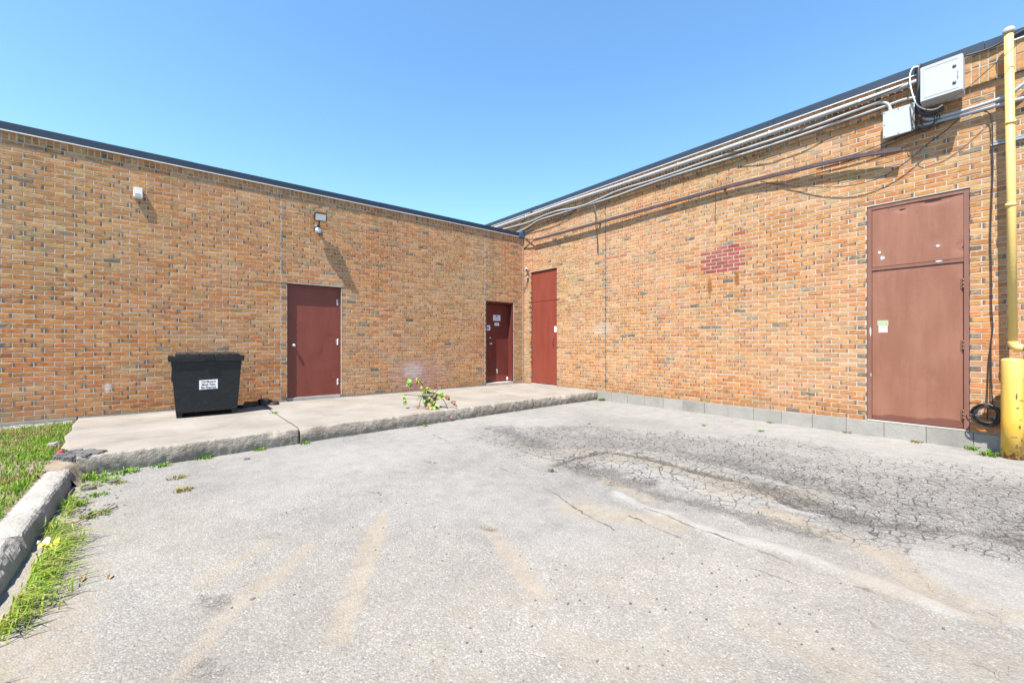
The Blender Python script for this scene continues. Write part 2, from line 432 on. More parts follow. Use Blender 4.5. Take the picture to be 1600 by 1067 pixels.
    h = t.math('ADD', t.math('MULTIPLY', t.math('SUBTRACT', 1.0, vo.outputs['Distance']), 0.8), t.math('MULTIPLY', t.noise(p, 60, 4), 0.7))
    h = t.math('SUBTRACT', h, t.math('MULTIPLY', k, 3.0))
    h = t.math('ADD', h, t.math('MULTIPLY', mid, 2.0))
    return t.out(col=c, rough=0.93, spec=0.25, nor=t.bump(h, 0.0035, 0.9))
M['asphalt'] = asphalt_material()

# ------------------------------------------------------------------ mesh helpers
OFF = {}
def mapL(u, d, z): return (u, -d, z)          # left wall: u along x, d out of the wall
def mapR(u, d, z): return (-d, u, z)          # right wall: u along y, d out of the wall
def ident(x, y, z): return (x, y, z)

class MB:
    def __init__(self, mp=ident):
        self.v = []; self.f = []; self.mp = mp; self.col = []; self.mi = []
        self.m = 0; self.c = (1, 1, 1, 1); self.smooth = []; self.sm = False
    def _v(self, p):
        self.v.append(self.mp(*p)); self.col.append(self.c); return len(self.v) - 1
    def _f(self, ids):
        self.f.append(tuple(ids)); self.mi.append(self.m); self.smooth.append(self.sm)
    def box(self, a0, a1, b0, b1, c0, c1):
        i = [self._v((a, b, c)) for a in (a0, a1) for b in (b0, b1) for c in (c0, c1)]
        for q in ((0, 1, 3, 2), (4, 6, 7, 5), (0, 4, 5, 1), (2, 3, 7, 6), (0, 2, 6, 4), (1, 5, 7, 3)):
            self._f([i[k] for k in q])
        return self
    def hexa(self, pts):
        i = [self._v(p) for p in pts]      # bottom 4 then top 4, both in ring order
        for q in ((0, 3, 2, 1), (4, 5, 6, 7), (0, 1, 5, 4), (1, 2, 6, 5), (2, 3, 7, 6), (3, 0, 4, 7)):
            self._f([i[k] for k in q])
        return self
    def prism(self, pts, axis, t0, t1):
        """polygon pts (2-D) extruded along one local axis (0,1,2)"""
        def mk(p, t):
            q = list(p); q.insert(axis, t); return tuple(q)
        a = [self._v(mk(p, t0)) for p in pts]; b = [self._v(mk(p, t1)) for p in pts]
        n = len(pts)
        self._f(a[::-1]); self._f(b)
        for k in range(n):
            self._f((a[k], a[(k + 1) % n], b[(k + 1) % n], b[k]))
        return self
    def tube(self, pts, r, n=8, cap=True, flat=1.0):
        pts = [Vector(self.mp(*p)) for p in pts]
        rs = r if isinstance(r, (list, tuple)) else [r] * len(pts)
        keep = self.mp; self.mp = ident; self.sm = True
        up = Vector((0.13, 0.21, 0.97)).normalized()
        rings = []
        for k, p in enumerate(pts):
            t = (pts[min(k + 1, len(pts) - 1)] - pts[max(k - 1, 0)])
            t = t.normalized() if t.length > 1e-9 else Vector((0, 0, 1))
            x = up.cross(t)
            if x.length < 1e-3:
                x = Vector((1, 0, 0)).cross(t)
            x.normalize(); y = t.cross(x); up = y
            rings.append([self._v(tuple(p + (x * math.cos(2 * math.pi * j / n) + y * math.sin(2 * math.pi * j / n) * flat) * rs[k])) for j in range(n)])
        for a, b in zip(rings, rings[1:]):
            for j in range(n):
                self._f((a[j], a[(j + 1) % n], b[(j + 1) % n], b[j]))
        self.sm = False
        if cap:
            self._f(rings[0][::-1]); self._f(rings[-1])
        self.mp = keep
        return self
    def lathe(self, prof, ctr, n=20, axis='z'):
        """prof: list of (r, h) about an axis through ctr"""
        self.sm = True
        rings = []
        for r, h in prof:
            ring = []
            for j in range(n):
                a = 2 * math.pi * j / n
                if axis == 'z': p = (ctr[0] + r * math.cos(a), ctr[1] + r * math.sin(a), ctr[2] + h)
                elif axis == 'd': p = (ctr[0] + r * math.cos(a), ctr[1] + h, ctr[2] + r * math.sin(a))
                ring.append(self._v(p))
            rings.append(ring)
        for a, b in zip(rings, rings[1:]):
            for j in range(n):
                self._f((a[j], a[(j + 1) % n], b[(j + 1) % n], b[j]))
        self.sm = False
        self._f(rings[0][::-1]); self._f(rings[-1])
        return self
    def quad(self, *pts):
        self._f([self._v(p) for p in pts]); return self
    def grid(self, fn, nu, nv):
        ids = [[self._v(fn(i / nu, j / nv)) for j in range(nv + 1)] for i in range(nu + 1)]
        for i in range(nu):
            for j in range(nv):
                self._f((ids[i][j], ids[i + 1][j], ids[i + 1][j + 1], ids[i][j + 1]))
        return self
    def build(self, name, mat, parent=None, bevel=0.0, recalc=True, colattr=False, seg=2, allsmooth=False):
        off = OFF.get(parent.name, Vector((0, 0, 0))) if parent is not None else Vector((0, 0, 0))
        me = bpy.data.meshes.new(name)
        vv = [(p[0] - off[0], p[1] - off[1], p[2] - off[2]) for p in self.v]
        me.from_pydata(vv, [], self.f)
        mats = mat if isinstance(mat, (list, tuple)) else [mat]
        for m_ in mats:
            me.materials.append(M[m_])
        me.polygons.foreach_set('material_index', self.mi)
        me.polygons.foreach_set('use_smooth', [True] * len(self.f) if allsmooth else self.smooth)
        if colattr:
            a = me.attributes.new('bcol', 'FLOAT_COLOR', 'POINT')
            a.data.foreach_set('color', np.array(self.col, dtype=np.float32).ravel())
        if recalc or bevel:
            bm = bmesh.new(); bm.from_mesh(me)
            if recalc:
                bmesh.ops.recalc_face_normals(bm, faces=bm.faces)
            if bevel:
                es = [e for e in bm.edges if len(e.link_faces) == 2 and e.calc_face_angle(0) > 0.6]
                bmesh.ops.bevel(bm, geom=es, offset=bevel, segments=seg, affect='EDGES', clamp_overlap=True)
            bm.to_mesh(me); bm.free()
        me.update()
        o = bpy.data.objects.new(name, me)
        C.objects.link(o)
        if parent is not None:
            o.parent = parent
        OFF[o.name] = off
        return o

def thing(name, label, cat, loc, group=None):
    o = bpy.data.objects.new(name, None)
    C.objects.link(o)
    o.location = loc
    o.empty_display_size = 0.1
    o['label'] = label; o['category'] = cat
    if group: o['group'] = group
    OFF[o.name] = Vector(loc)
    return o

def tag(o, label, cat, group=None):
    o['label'] = label; o['category'] = cat
    if group: o['group'] = group
    return o

def kind(o, k):
    o['kind'] = k
    return o

def spline(pts, per=6):
    P = [Vector(p) for p in pts]
    P = [P[0] * 2 - P[1]] + P + [P[-1] * 2 - P[-2]]
    out = []
    for i in range(1, len(P) - 2):
        for k in range(per):
            t = k / per
            a, b, c, d = P[i - 1], P[i], P[i + 1], P[i + 2]
            out.append(0.5 * ((2 * b) + (c - a) * t + (2 * a - 5 * b + 4 * c - d) * t * t + (3 * b - a - 3 * c + d) * t ** 3))
    out.append(P[-2])
    return [tuple(p) for p in out]

def recentre(o):
    """put a one-mesh thing's origin at the middle of its base"""
    n = len(o.data.vertices)
    co = np.empty(n * 3); o.data.vertices.foreach_get('co', co); co = co.reshape(-1, 3)
    c = np.array([(co[:, 0].min() + co[:, 0].max()) / 2, (co[:, 1].min() + co[:, 1].max()) / 2, co[:, 2].min()])
    o.data.vertices.foreach_set('co', (co - c).ravel()); o.data.update()
    o.location = o.location + Vector(c)
    return o

# ------------------------------------------------------------------ ground
def seg_dist(px, py, poly):
    """distance and signed distance to a polyline"""
    best = np.full(px.shape, 1e9); sign = np.ones(px.shape)
    n = len(poly) - 1
    for k in range(n):
        (ax, ay), (bx, by) = poly[k], poly[k + 1]
        dx, dy = bx - ax, by - ay
        L2 = dx * dx + dy * dy
        t = ((px - ax) * dx + (py - ay) * dy) / L2
        tc = np.clip(t, 0, 1)
        qx, qy = px - ax - tc * dx, py - ay - tc * dy
        d = np.hypot(qx, qy)
        s = np.where(dx * (py - ay) - dy * (px - ax) >= 0, 1.0, -1.0)
        if k == 0: s = np.where(t < 0, 1.0, s)
        if k == n - 1: s = np.where(t > 1, 1.0, s)
        m = d < best
        best = np.where(m, d, best); sign = np.where(m, s, sign)
    return best, best * sign

def crack_dist(X, Y, poly):
    d, s_ = seg_dist(X, Y, poly)
    e = np.minimum(np.hypot(X - poly[0][0], Y - poly[0][1]), np.hypot(X - poly[-1][0], Y - poly[-1][1]))
    return np.where(e < 0.12, np.abs(s_) + 0.2, s_)

def build_ground():
    def axis(a0, a1, step, lo, hi):
        core = np.arange(a0, a1 + 1e-6, step)
        left = [a0 - x for x in (0.3, 0.8, 1.6, 3, 6, 14, 40, 120) if a0 - x > lo] + [lo]
        right = [a1 + x for x in (0.3, 0.8, 1.6, 3, 6, 14, 40, 120) if a1 + x < hi] + [hi]
        return np.array(sorted(left) + list(core) + right)
    xs = axis(-8.6, 0.12, 0.022, -400, 400)
    ys = axis(-9.4, -1.9, 0.022, -400, 400)
    X, Y = np.meshgrid(xs, ys, indexing='ij')
    nx, ny = X.shape
    near = (X > -9) & (X < 0.4) & (Y > -9.6) & (Y < -1.7)
    wob1 = fbm(X, Y, 1.3, 3) - 0.5; wob2 = fbm(X, Y, 5.0, 8) - 0.5
    Z = -0.19 + 0.014 * wob1 + 0.008 * wob2
    sand = np.zeros(X.shape); dark = np.zeros(X.shape); alli = np.zeros(X.shape); wash = np.zeros(X.shape)
    def brush(arr, poly, w0, soft, amt, wob=0.35, sc=4.0, seed=1):
        d, _ = seg_dist(X, Y, poly)
        d = d + (fbm(X, Y, sc, seed) - 0.5) * 2 * wob * w0 + (fbm(X, Y, sc * 6, seed + 3) - 0.5) * 0.7 * w0
        np.maximum(arr, amt * (1 - smooth(w0 * (1 - soft), w0 * (1 + soft), d)), out=arr)
    # sandy streaks and drifts
    brush(sand, [(-6.09, -5.50), (-6.32, -5.88), (-6.56, -6.30), (-6.75, -6.62)], 0.058, 0.35, 1.0, 0.6)
    brush(sand, [(-5.63, -6.15), (-5.75, -6.55), (-5.88, -6.92)], 0.05, 0.4, 0.95, 0.8)
    brush(sand, [(-6.62, -5.69), (-6.95, -5.98), (-7.15, -6.24), (-7.26, -6.43)], 0.05, 0.5, 0.85, 0.8)
    brush(sand, [(-6.78, -5.44), (-7.14, -5.72)], 0.05, 0.5, 0.75, 0.8)
    for x, y, r, a in ((-6.12, -6.6, .16, .45), (-6.26, -6.75, .14, .5), (-5.98, -6.85, .2, .55), (-5.3, -7.75, .3, .65),
                       (-5.7, -7.5, .35, .5), (-7.66, -5.1, .2, .6), (-7.66, -5.6, .18, .75), (-7.62, -5.95, .2, .65),
                       (-7.55, -4.6, .16, .5), (-6.02, -7.25, .3, .6), (-5.55, -7.1, .3, .5), (-3.75, -6.7, .2, .7),
                       (-3.2, -7.15, .22, .5), (-6.5, -6.9, .35, .45), (-6.3, -3.6, .2, .25), (-4.9, -6.3, .3, .4), (-4.2, -5.2, .2, .5),
                       (-3.95, -4.6, .3, .45), (-4.45, -7.9, .18, .8), (-4.9, -8.3, .4, .5), (-4.35, -8.25, .15, .75)):
        brush(sand, [(x, y), (x + .1 * r, y - r * .8)], r * 0.6, 0.8, a, 0.7, 3.0, 12)
    brush(sand, [(-7.95, -3.4), (-7.85, -4.4), (-7.78, -5.4), (-7.74, -6.2)], 0.16, 0.7, 0.8, 0.5)
    brush(sand, [(-3.7, -5.1), (-3.3, -5.6), (-3.35, -6.3), (-3.3, -7.3)], 0.12, 0.6, 0.65, 0.6)
    brush(sand, [(-7.0, -6.4), (-6.2, -7.0), (-5.2, -7.6), (-4.8, -8.4)], 0.9, 0.8, 0.34, 0.5, 1.6, 61)
    brush(sand, [(-7.6, -4.2), (-7.2, -5.2)], 0.5, 0.8, 0.25, 0.6, 2.2, 62)
    # cracked, tar-dark band across the lot towards the bollard
    brush(alli, [(-3.7, -3.9), (-3.75, -4.8), (-3.4, -5.6), (-3.4, -6.4), (-3.45, -7.3), (-3.2, -8.4), (-3.0, -10)], 0.62, 0.5, 0.7, 0.4, 1.2, 21)
    brush(alli, [(-2.95, -4.6), (-2.5, -5.6), (-2.45, -6.6), (-2.45, -7.6), (-2.3, -8.6), (-2.2, -10)], 0.62, 0.6, 1.0, 0.4, 1.2, 22)
    brush(alli, [(-1.6, -6.2), (-1.5, -7.8), (-1.3, -9.5)], 0.5, 0.8, 0.6, 0.5, 1.2, 28)
    # tar-dark streaks, all lying along the band
    brush(dark, [(-3.52, -3.75), (-3.66, -4.3), (-3.74, -4.7)], 0.14, 0.7, 0.75, 0.9, 4, 24)
    brush(dark, [(-4.24, -5.38), (-3.8, -5.33), (-3.38, -5.38), (-3.27, -5.81), (-3.33, -6.36), (-3.30, -6.92), (-3.60, -7.36), (-3.54, -7.72)], 0.055, 0.7, 1.0, 1.0, 5, 25)
    brush(dark, [(-4.14, -5.55), (-4.02, -5.85), (-4.06, -6.2)], 0.17, 0.7, 0.9, 0.9, 5, 26)
    brush(dark, [(-4.12, -6.35), (-4.10, -6.75), (-4.04, -7.15), (-4.02, -7.6)], 0.12, 0.8, 0.8, 1.0, 6, 27)
    brush(dark, [(-3.30, -7.0), (-3.50, -7.7), (-3.26, -8.1), (-3.06, -8.5), (-2.9, -9.4)], 0.15, 0.8, 0.9, 1.0, 5, 29)
    brush(dark, [(-2.75, -6.0), (-2.80, -7.0), (-2.95, -7.8), (-2.9, -8.6)], 0.22, 0.9, 0.6, 1.0, 4, 31)
    brush(dark, [(-2.95, -5.0), (-2.75, -5.7)], 0.16, 0.9, 0.5, 1.0, 4, 32)
    # brown silt between the streaks
    for pl, w_ in (([(-3.43, -6.45), (-3.50, -6.9), (-3.56, -7.3)], .07), ([(-3.88, -7.25), (-3.96, -7.64), (-4.07, -7.96), (-4.30, -8.09)], .09), ([(-3.85, -5.40), (-3.69, -5.63), (-3.38, -5.80), (-3.45, -6.2)], .06),
                   ([(-4.96, -6.3), (-4.62, -6.9)], .12), ([(-4.40, -8.10), (-4.45, -8.22), (-4.47, -8.33)], .05), ([(-4.2, -6.0), (-4.3, -6.5)], .08)):
        brush(sand, pl, w_, 0.7, 1.0, 0.7, 5, 33)
    for x, y, r, a in ((-7.12, -5.93, .06, .7), (-6.75, -5.36, .05, .35), (-7.19, -6.44, .06, .6), (-5.95, -4.97, .05, .5),
                       (-5.55, -4.6, .06, .35), (-5.17, -4.47, .03, .9), (-4.4, -5.48, .04, .9), (-5.64, -6.12, .03, .8), (-6.6, -5.0, .1, .3)):
        brush(dark, [(x, y), (x + .03, y - .06)], r, 0.6, a, 0.5, 9, 30)
    # bleached dust: the ridge beside the band and streaks inside it
    brush(wash, [(-4.42, -6.3), (-4.50, -6.55), (-4.52, -7.16), (-4.43, -7.59), (-4.45, -8.02), (-4.50, -8.25)], 0.06, 0.6, 1.0, 0.9, 6, 40)
    brush(wash, [(-3.86, -6.55), (-3.71, -7.08), (-3.66, -7.5)], 0.05, 0.6, 1.0, 0.9, 6, 41)
    brush(wash, [(-3.80, -5.50), (-3.64, -6.1), (-3.69, -6.66)], 0.07, 0.6, 1.0, 0.9, 6, 46)
    brush(wash, [(-3.05, -5.6), (-3.0, -6.4), (-3.12, -7.2)], 0.05, 0.8, 0.7, 1.0, 5, 47)
    brush(wash, [(-2.1, -5.0), (-1.7, -6.4), (-1.2, -8.2)], 0.35, 0.9, 0.5, 0.8, 2, 48)
    brush(wash, [(-0.6, -2.9), (-0.75, -5.0), (-0.7, -8.5)], 0.75, 0.7, 0.55, 0.4, 1.5, 42)
    brush(wash, [(-2.2, -3.2), (-4.6, -3.6), (-6.2, -3.9)], 0.7, 0.8, 0.5, 0.5, 1.5, 43)
    brush(wash, [(-5.2, -5.2), (-5.2, -6.2)], 0.5, 0.8, 0.4, 0.5, 2, 44)
    # newer smooth patch at the lower right
    brush(wash, [(-4.0, -8.35), (-4.0, -9.8)], 0.34, 0.12, 0.55, 0.12, 2, 45)
    alli *= np.where((X < -3.62) & (Y < -8.0), 0.1, 1.0)
    Z -= 0.02 * dark * near
    Z += 0.012 * wash * near * (X < -4)
    GM = np.stack([sand, dark, alli, wash], -1)
    ck = []; un = []
    for poly in ([(-4.41, -2.5), (-4.56, -3.83), (-4.75, -4.75), (-4.75, -5.33), (-4.80, -5.86), (-4.96, -6.42), (-5.03, -6.85)],
                 [(-4.52, -6.5), (-4.56, -7.0), (-4.56, -7.5), (-4.58, -7.8), (-4.56, -8.3)],
                 [(-4.72, -6.5), (-4.77, -7.03), (-4.85, -7.33), (-4.80, -7.5), (-4.78, -7.9)],
                 [(-3.70, -7.95), (-3.82, -7.97), (-4.12, -8.05), (-4.33, -8.14), (-4.42, -8.5)],
                 [(-4.25, -5.40), (-3.80, -5.30), (-3.36, -5.38), (-3.26, -5.81), (-3.33, -6.36), (-3.30, -6.92), (-3.62, -7.36)],
                 [(-4.75, -7.92), (-4.94, -8.04), (-4.89, -8.23), (-4.89, -8.5)]):
        ck.append(np.clip(crack_dist(X, Y, poly), -0.5, 0.5))
        un.append(seg_dist(X, Y, poly)[0])
    co = np.stack([X, Y, Z], -1).reshape(-1, 3)
    idx = np.arange(nx * ny).reshape(nx, ny)
    q = np.stack([idx[:-1, :-1], idx[1:, :-1], idx[1:, 1:], idx[:-1, 1:]], -1).reshape(-1, 4)
    me = bpy.data.meshes.new('asphalt_lot')
    me.vertices.add(len(co)); me.vertices.foreach_set('co', co.ravel())
    me.loops.add(q.size); me.loops.foreach_set('vertex_index', q.ravel().astype(np.int32))
    me.polygons.add(len(q))
    me.polygons.foreach_set('loop_start', np.arange(0, q.size, 4, dtype=np.int32))
    me.polygons.foreach_set('use_smooth', np.ones(len(q), dtype=bool))
    me.update(calc_edges=True)
    def attr(nm, arr):
        a = me.attributes.new(nm, 'FLOAT_COLOR', 'POINT')
        a.data.foreach_set('color', arr.reshape(-1, 4).astype(np.float32).ravel())
    attr('gm', GM)
    one = np.ones_like(X)
    attr('ck1', np.stack([ck[0], ck[1], ck[2], np.minimum(np.minimum(un[0], un[1]), un[2])], -1))
    attr('ck2', np.stack([ck[3], ck[4], ck[5], np.minimum(np.minimum(un[3], un[4]), un[5])], -1))
    me.materials.append(M['asphalt'])
    o = bpy.data.objects.new('asphalt_lot', me)
    C.objects.link(o)
    kind(o, 'structure')
build_ground()
GZ = -0.19

# ------------------------------------------------------------------ buildings of brick
F_PX = 662.6
ca, sa = math.cos(math.radians(YAW)), math.sin(math.radians(YAW))
def view(p):
    x, y, z = p[0] - CAM[0], p[1] - CAM[1], p[2] - CAM[2]
    r = x * ca - y * sa
    f = x * sa + y * ca
    return r, f, z
def shown(p, e):
    """projected size (as in the photograph) of a brick, None when out of view"""
    r, f, z = view(p)
    if f < 0.2: return None
    px, py = 800 + F_PX * r / f, 535.5 - F_PX * z / f
    if not (12 < px < 1588 and 12 < py < 1055): return None
    r2, f2, _ = view((p[0] + e[0], p[1] + e[1], p[2]))
    wpx = abs(800 + F_PX * r2 / f2 - px)
    return wpx * F_PX / f, px, py

PALETTE = [((0.36, 0.158, 0.062), 30), ((0.35, 0.138, 0.056), 18), ((0.375, 0.182, 0.078), 24), ((0.375, 0.205, 0.098), 10),
           ((0.36, 0.175, 0.095), 12), ((0.31, 0.14, 0.066), 6), ((0.31, 0.110, 0.052), 3), ((0.28, 0.18, 0.095), 3)]
PC = [np.array(c) for c, _ in PALETTE]
PW = np.array([q for _, q in PALETTE], float); PW /= PW.sum()

def brick_verts(L, H, dep, jit, seed):
    """12 vertices, face towards -y, centred in x and z, front at y = 0"""
    r = random.Random(seed)
    b = 0.003
    def j(s=1.0): return (r.random() - 0.5) * 2 * jit * s
    hx, hz = L / 2, H / 2
    ring = [(-hx, -hz), (hx, -hz), (hx, hz), (-hx, hz)]
    back = [(x, dep, z) for x, z in ring]
    edge = [(x + j(), b + abs(j(.5)), z + j(.6)) for x, z in ring]
    front = [(x - math.copysign(b, x) + j(), -abs(j(.6)), z - math.copysign(b, z) + j(.6)) for x, z in ring]
    return back + edge + front
BF = [(k, (k + 1) % 4, 4 + (k + 1) % 4, 4 + k) for k in range(4)] + [(4 + k, 4 + (k + 1) % 4, 8 + (k + 1) % 4, 8 + k) for k in range(4)] + [(8, 9, 10, 11)]

def mass_mesh(name, bricks, side, parent):
    """all remaining bricks of a wall, real geometry joined into one part"""
    off = OFF[parent.name]
    V = []; Fc = []; COL = []; UVW = []
    for i, b in enumerate(bricks):
        u, z, L, H, d, dep, col, al, seed = b
        vs = brick_verts(L, H, dep, 0.0016, seed)
        base = len(V)
        hx = L / 2; hz = H / 2
        for (x, y, zz) in vs:
            if side == 'left': V.append((u + x - off[0], y - d - off[1], z + zz - off[2]))
            else: V.append((y - d - off[0], u - x - off[1], z + zz - off[2]))
            if L >= H: UVW.append((x / L + .5, zz / H + .5, (seed % 97) / 97))
            else: UVW.append((zz / H + .5, x / L + .5, (seed % 97) / 97))
            COL.append((*col, al))
        for f in BF:
            Fc.append(tuple(base + k for k in f))
    me = bpy.data.meshes.new(name)
    me.from_pydata(V, [], Fc)
    a = me.attributes.new('bcol', 'FLOAT_COLOR', 'POINT'); a.data.foreach_set('color', np.array(COL, dtype=np.float32).ravel())
    a = me.attributes.new('buv', 'FLOAT_VECTOR', 'POINT'); a.data.foreach_set('vector', np.array(UVW, dtype=np.float32).ravel())
    me.materials.append(M['brick_' + side])
    o = bpy.data.objects.new(name, me); C.objects.link(o); o.parent = parent
    kind(o, 'stuff')
    return o

def brick_protos(side):
    out = []
    for s in range(10):
        vs = brick_verts(0.1815, 0.0548, 0.06, 0.0016, 900 + s)
        me = bpy.data.meshes.new('brick')
        me.from_pydata(vs, [], BF)
        a = me.attributes.new('buv', 'FLOAT_VECTOR', 'POINT')
        a.data.foreach_set('vector', np.array([(x / .1815 + .5, z / .0548 + .5, s / 10) for x, y, z in vs], dtype=np.float32).ravel())
        me.materials.append(M['brick1_' + side])
        out.append(me)
    return out

def lay_wall(side, parent, z0, course, rows, segs, openings, soldier, special=None, umin_low=None):
    """running-bond bricks cut at joints and openings. returns nothing, links parts"""
    rnd = random.Random(5 if side == 'left' else 6)
    P_, J = 0.1905, 0.009
    bricks = []
    def colour(u, z):
        c = PC[np.searchsorted(np.cumsum(PW), rnd.random() * 0.9999)].copy()
        bt = float(fbm(u, z, 0.55, 9, 3)) - .5
        c *= np.array((1 + .25 * bt, 1 - .35 * bt, 1 - .7 * bt))
        if rnd.random() < .16: c = c * .55 + np.array((.40, .25, .17)) * .45
        c *= rnd.uniform(0.84, 1.2) * np.array((0.97, 1.0, 0.84))
        al = 0.25
        cl = float(vnoise(u, z, 0.8, 4))
        r = rnd.random()
        if r < 0.012 + 0.05 * max(0, cl - 0.45) * 2:
            k = rnd.random()
            c = np.array((0.095, 0.084, 0.064)) * rnd.uniform(0.8, 1.7) if k < 0.65 else np.array((0.23, 0.17, 0.10)) * rnd.uniform(.8, 1.2)
        elif r > 0.62:
            al = rnd.choice((0.5, 0.75, 1.0))
        return c, al
    for k in range(rows):
        z = z0 + k * course + course / 2
        H = course - J
        for (s0, s1, zmin) in segs:
            if z < zmin: continue
            spans = [(s0, s1)]
            for (o0, o1, oz0, oz1) in openings:
                if oz0 - 0.02 < z < oz1 + 0.01:
                    ns = []
                    for a, b in spans:
                        if o1 <= a or o0 >= b: ns.append((a, b)); continue
                        if o0 - a > 0.02: ns.append((a, o0))
                        if b - o1 > 0.02: ns.append((o1, b))
                    spans = ns
            for a, b in spans:
                ph = (k % 2) * P_ / 2 + rnd.uniform(-.003, .003)
                n0 = math.floor((a - ph) / P_)
                u = n0 * P_ + ph
                while u < b:
                    l = max(u + J / 2, a); r_ = min(u + P_ - J / 2, b)
                    if r_ - l > 0.022:
                        L = r_ - l
                        uc = (l + r_) / 2
                        c, al = colour(uc, z)
                        edge = (l == a or r_ == b)
                        if edge and (a > -15 and b > -15) and rnd.random() < 0.5 and (a not in (s0,) or True):
                            if L < 0.14 and rnd.random() < 0.55:
                                c = np.array((0.13, 0.105, 0.08)) * rnd.uniform(.7, 1.5)
                            al = 0.5 if (l == a) == (side == 'left') else 0.75
                        if special:
                            c, al = special(uc, z, L, c, al, rnd)
                        full = L > 0.172 and not edge
                        bricks.append([uc + rnd.uniform(-.001, .001), z + rnd.uniform(-.001, .001), L, H + rnd.uniform(-.002, .001),
                                       rnd.uniform(-.0008, .0014) if side == 'left' else rnd.uniform(-.001, .0018), 0.06 if not edge else 0.13, tuple(c), al, rnd.randrange(10 ** 6), full])
                    u += P_
    # soldier course(s)
    for (sz0, sz1, sd, u0, u1) in soldier:
        n = int((u1 - u0) / 0.0665)
        for i in range(n):
            uc = u0 + (i + .5) * 0.0665
            c, al = colour(uc, sz0)
            bricks.append([uc, (sz0 + sz1) / 2, 0.0565, sz1 - sz0 - 0.006, sd + rnd.uniform(-.0015, .0015), 0.06, tuple(c), al, rnd.randrange(10 ** 6), False])
    # the 300 that show largest become parts of their own
    cand = []
    for i, b in enumerate(bricks):
        if not b[9]: continue
        if side == 'left':
            p = (b[0] - .09, 0, b[1]); e = (.18, 0)
            if b[0] < -6.1 and b[0] > -7.75 and b[1] < 0.95: continue
        else:
            p = (0, b[0] - .09, b[1]); e = (0, .18)
            if b[0] < -8.2: continue
            if b[1] > 3.55: continue
        s = shown(p, e)
        if s is None: continue
        if side == 'left' and s[1] < 190 and s[2] < 225: continue
        cand.append((s[0], i))
    cand.sort(reverse=True)
    pick = set(i for _, i in cand[:300])
    protos = brick_protos(side)
    off = OFF[parent.name]
    rz = 0 if side == 'left' else -math.pi / 2
    for i in sorted(pick):
        b = bricks[i]
        o = bpy.data.objects.new('brick', protos[b[8] % 10])
        C.objects.link(o)
        o.parent = parent
        w3 = (b[0], -b[4], b[1]) if side == 'left' else (-b[4], b[0], b[1])
        o.location = (w3[0] - off[0], w3[1] - off[1], w3[2] - off[2])
        o.rotation_euler = (0, 0, rz)
        o.scale = (b[2] / .1815, 1, b[3] / .0548)
        o.color = (*b[6], b[7])
    mass_mesh('brickwork', [b[:9] for i, b in enumerate(bricks) if i not in pick], side, parent)

def wall_core(mp, u0, u1, z0, z1, d_front, d_back, openings, mb):
    ops = sorted(openings)
    cur = u0
    for (a, b, oz0, oz1) in ops:
        a -= 0.003; b += 0.003; oz1 += 0.003
        mb.box(cur, a, d_back, d_front, z0, z1)
        mb.box(a, b, d_back, d_front, oz1, z1)
        if oz0 - z0 > 0.005:
            mb.box(a, b, d_back, d_front, z0, oz0 - 0.002)
        cur = b
    mb.box(cur, u1, d_back, d_front, z0, z1)

# ---- left wing
LB = thing('brick_building', 'lower brick wing on the left with two maroon doors and a dark flat roof edge', 'building', (-8, 0, 0))
DA = (-5.607, -4.660, -0.3, 2.115)
DB = (-1.223, -0.336, -0.3, 2.077)
mb = MB(mapL)
wall_core(mapL, -16, -0.004, 0.012, 3.80, -0.0016, -0.30, [DA, DB], mb)
mb.box(-16, -15.7, -9.0, -0.31, -0.4, 3.8)
mb.box(-15.69, -0.01, -9.0, -8.7, -0.4, 3.8)
mb.build('wall', 'mortar_left', LB)
lay_wall('left', LB, 0.018, 0.0645, 57, [(-16, -5.716, -1), (-5.704, -1.266, -1), (-1.254, -0.006, -1)], [DA, DB],
         [(3.698, 3.88, 0.0, -16, -0.01)])
mb = MB(mapL)
for u in (-5.71, -1.26):
    zb = 2.125 if u < -5 else 0.02
    mb.box(u - 0.0055, u + 0.0055, -0.02, -0.002, zb, 3.79)
    kj = mb.build('joint_sealant', 'caulk', LB); mb = MB(mapL)
MB(mapL).box(-0.028, -0.012, 0.001, 0.012, 0.02, 3.80).build('corner_sealant', 'caulk', LB)
mb = MB(mapL)
for u in (-8.49, -7.9, -7.26, -6.4, -5.85, -3.9, -3.3, -2.6, -1.9):
    mb.box(u - 0.005, u + 0.005, -0.02, -0.001, 0.022, 0.075)
kind(mb.build('weep_holes', 'dark', LB), 'stuff')
# footing under the brick, to the left of and behind the pavement
mb = MB(mapL)
uu = -16
while uu < -8.3:
    l = random.uniform(0.6, 0.9)
    MB(mapL).box(uu, min(uu + l - .006, -8.26), -0.3, 0.022 + random.uniform(-.004, .004), -0.4, 0.010).build('footing_stone', 'block', LB, bevel=0.008)
    uu += l
MB(mapL).box(-8.25, -5.61, -0.3, 0.006, -0.4, 0.010).box(-4.655, -1.226, -0.3, 0.006, -0.4, 0.010).box(-0.333, -0.004, -0.3, 0.006, -0.4, 0.010).build('footing', 'block', LB)
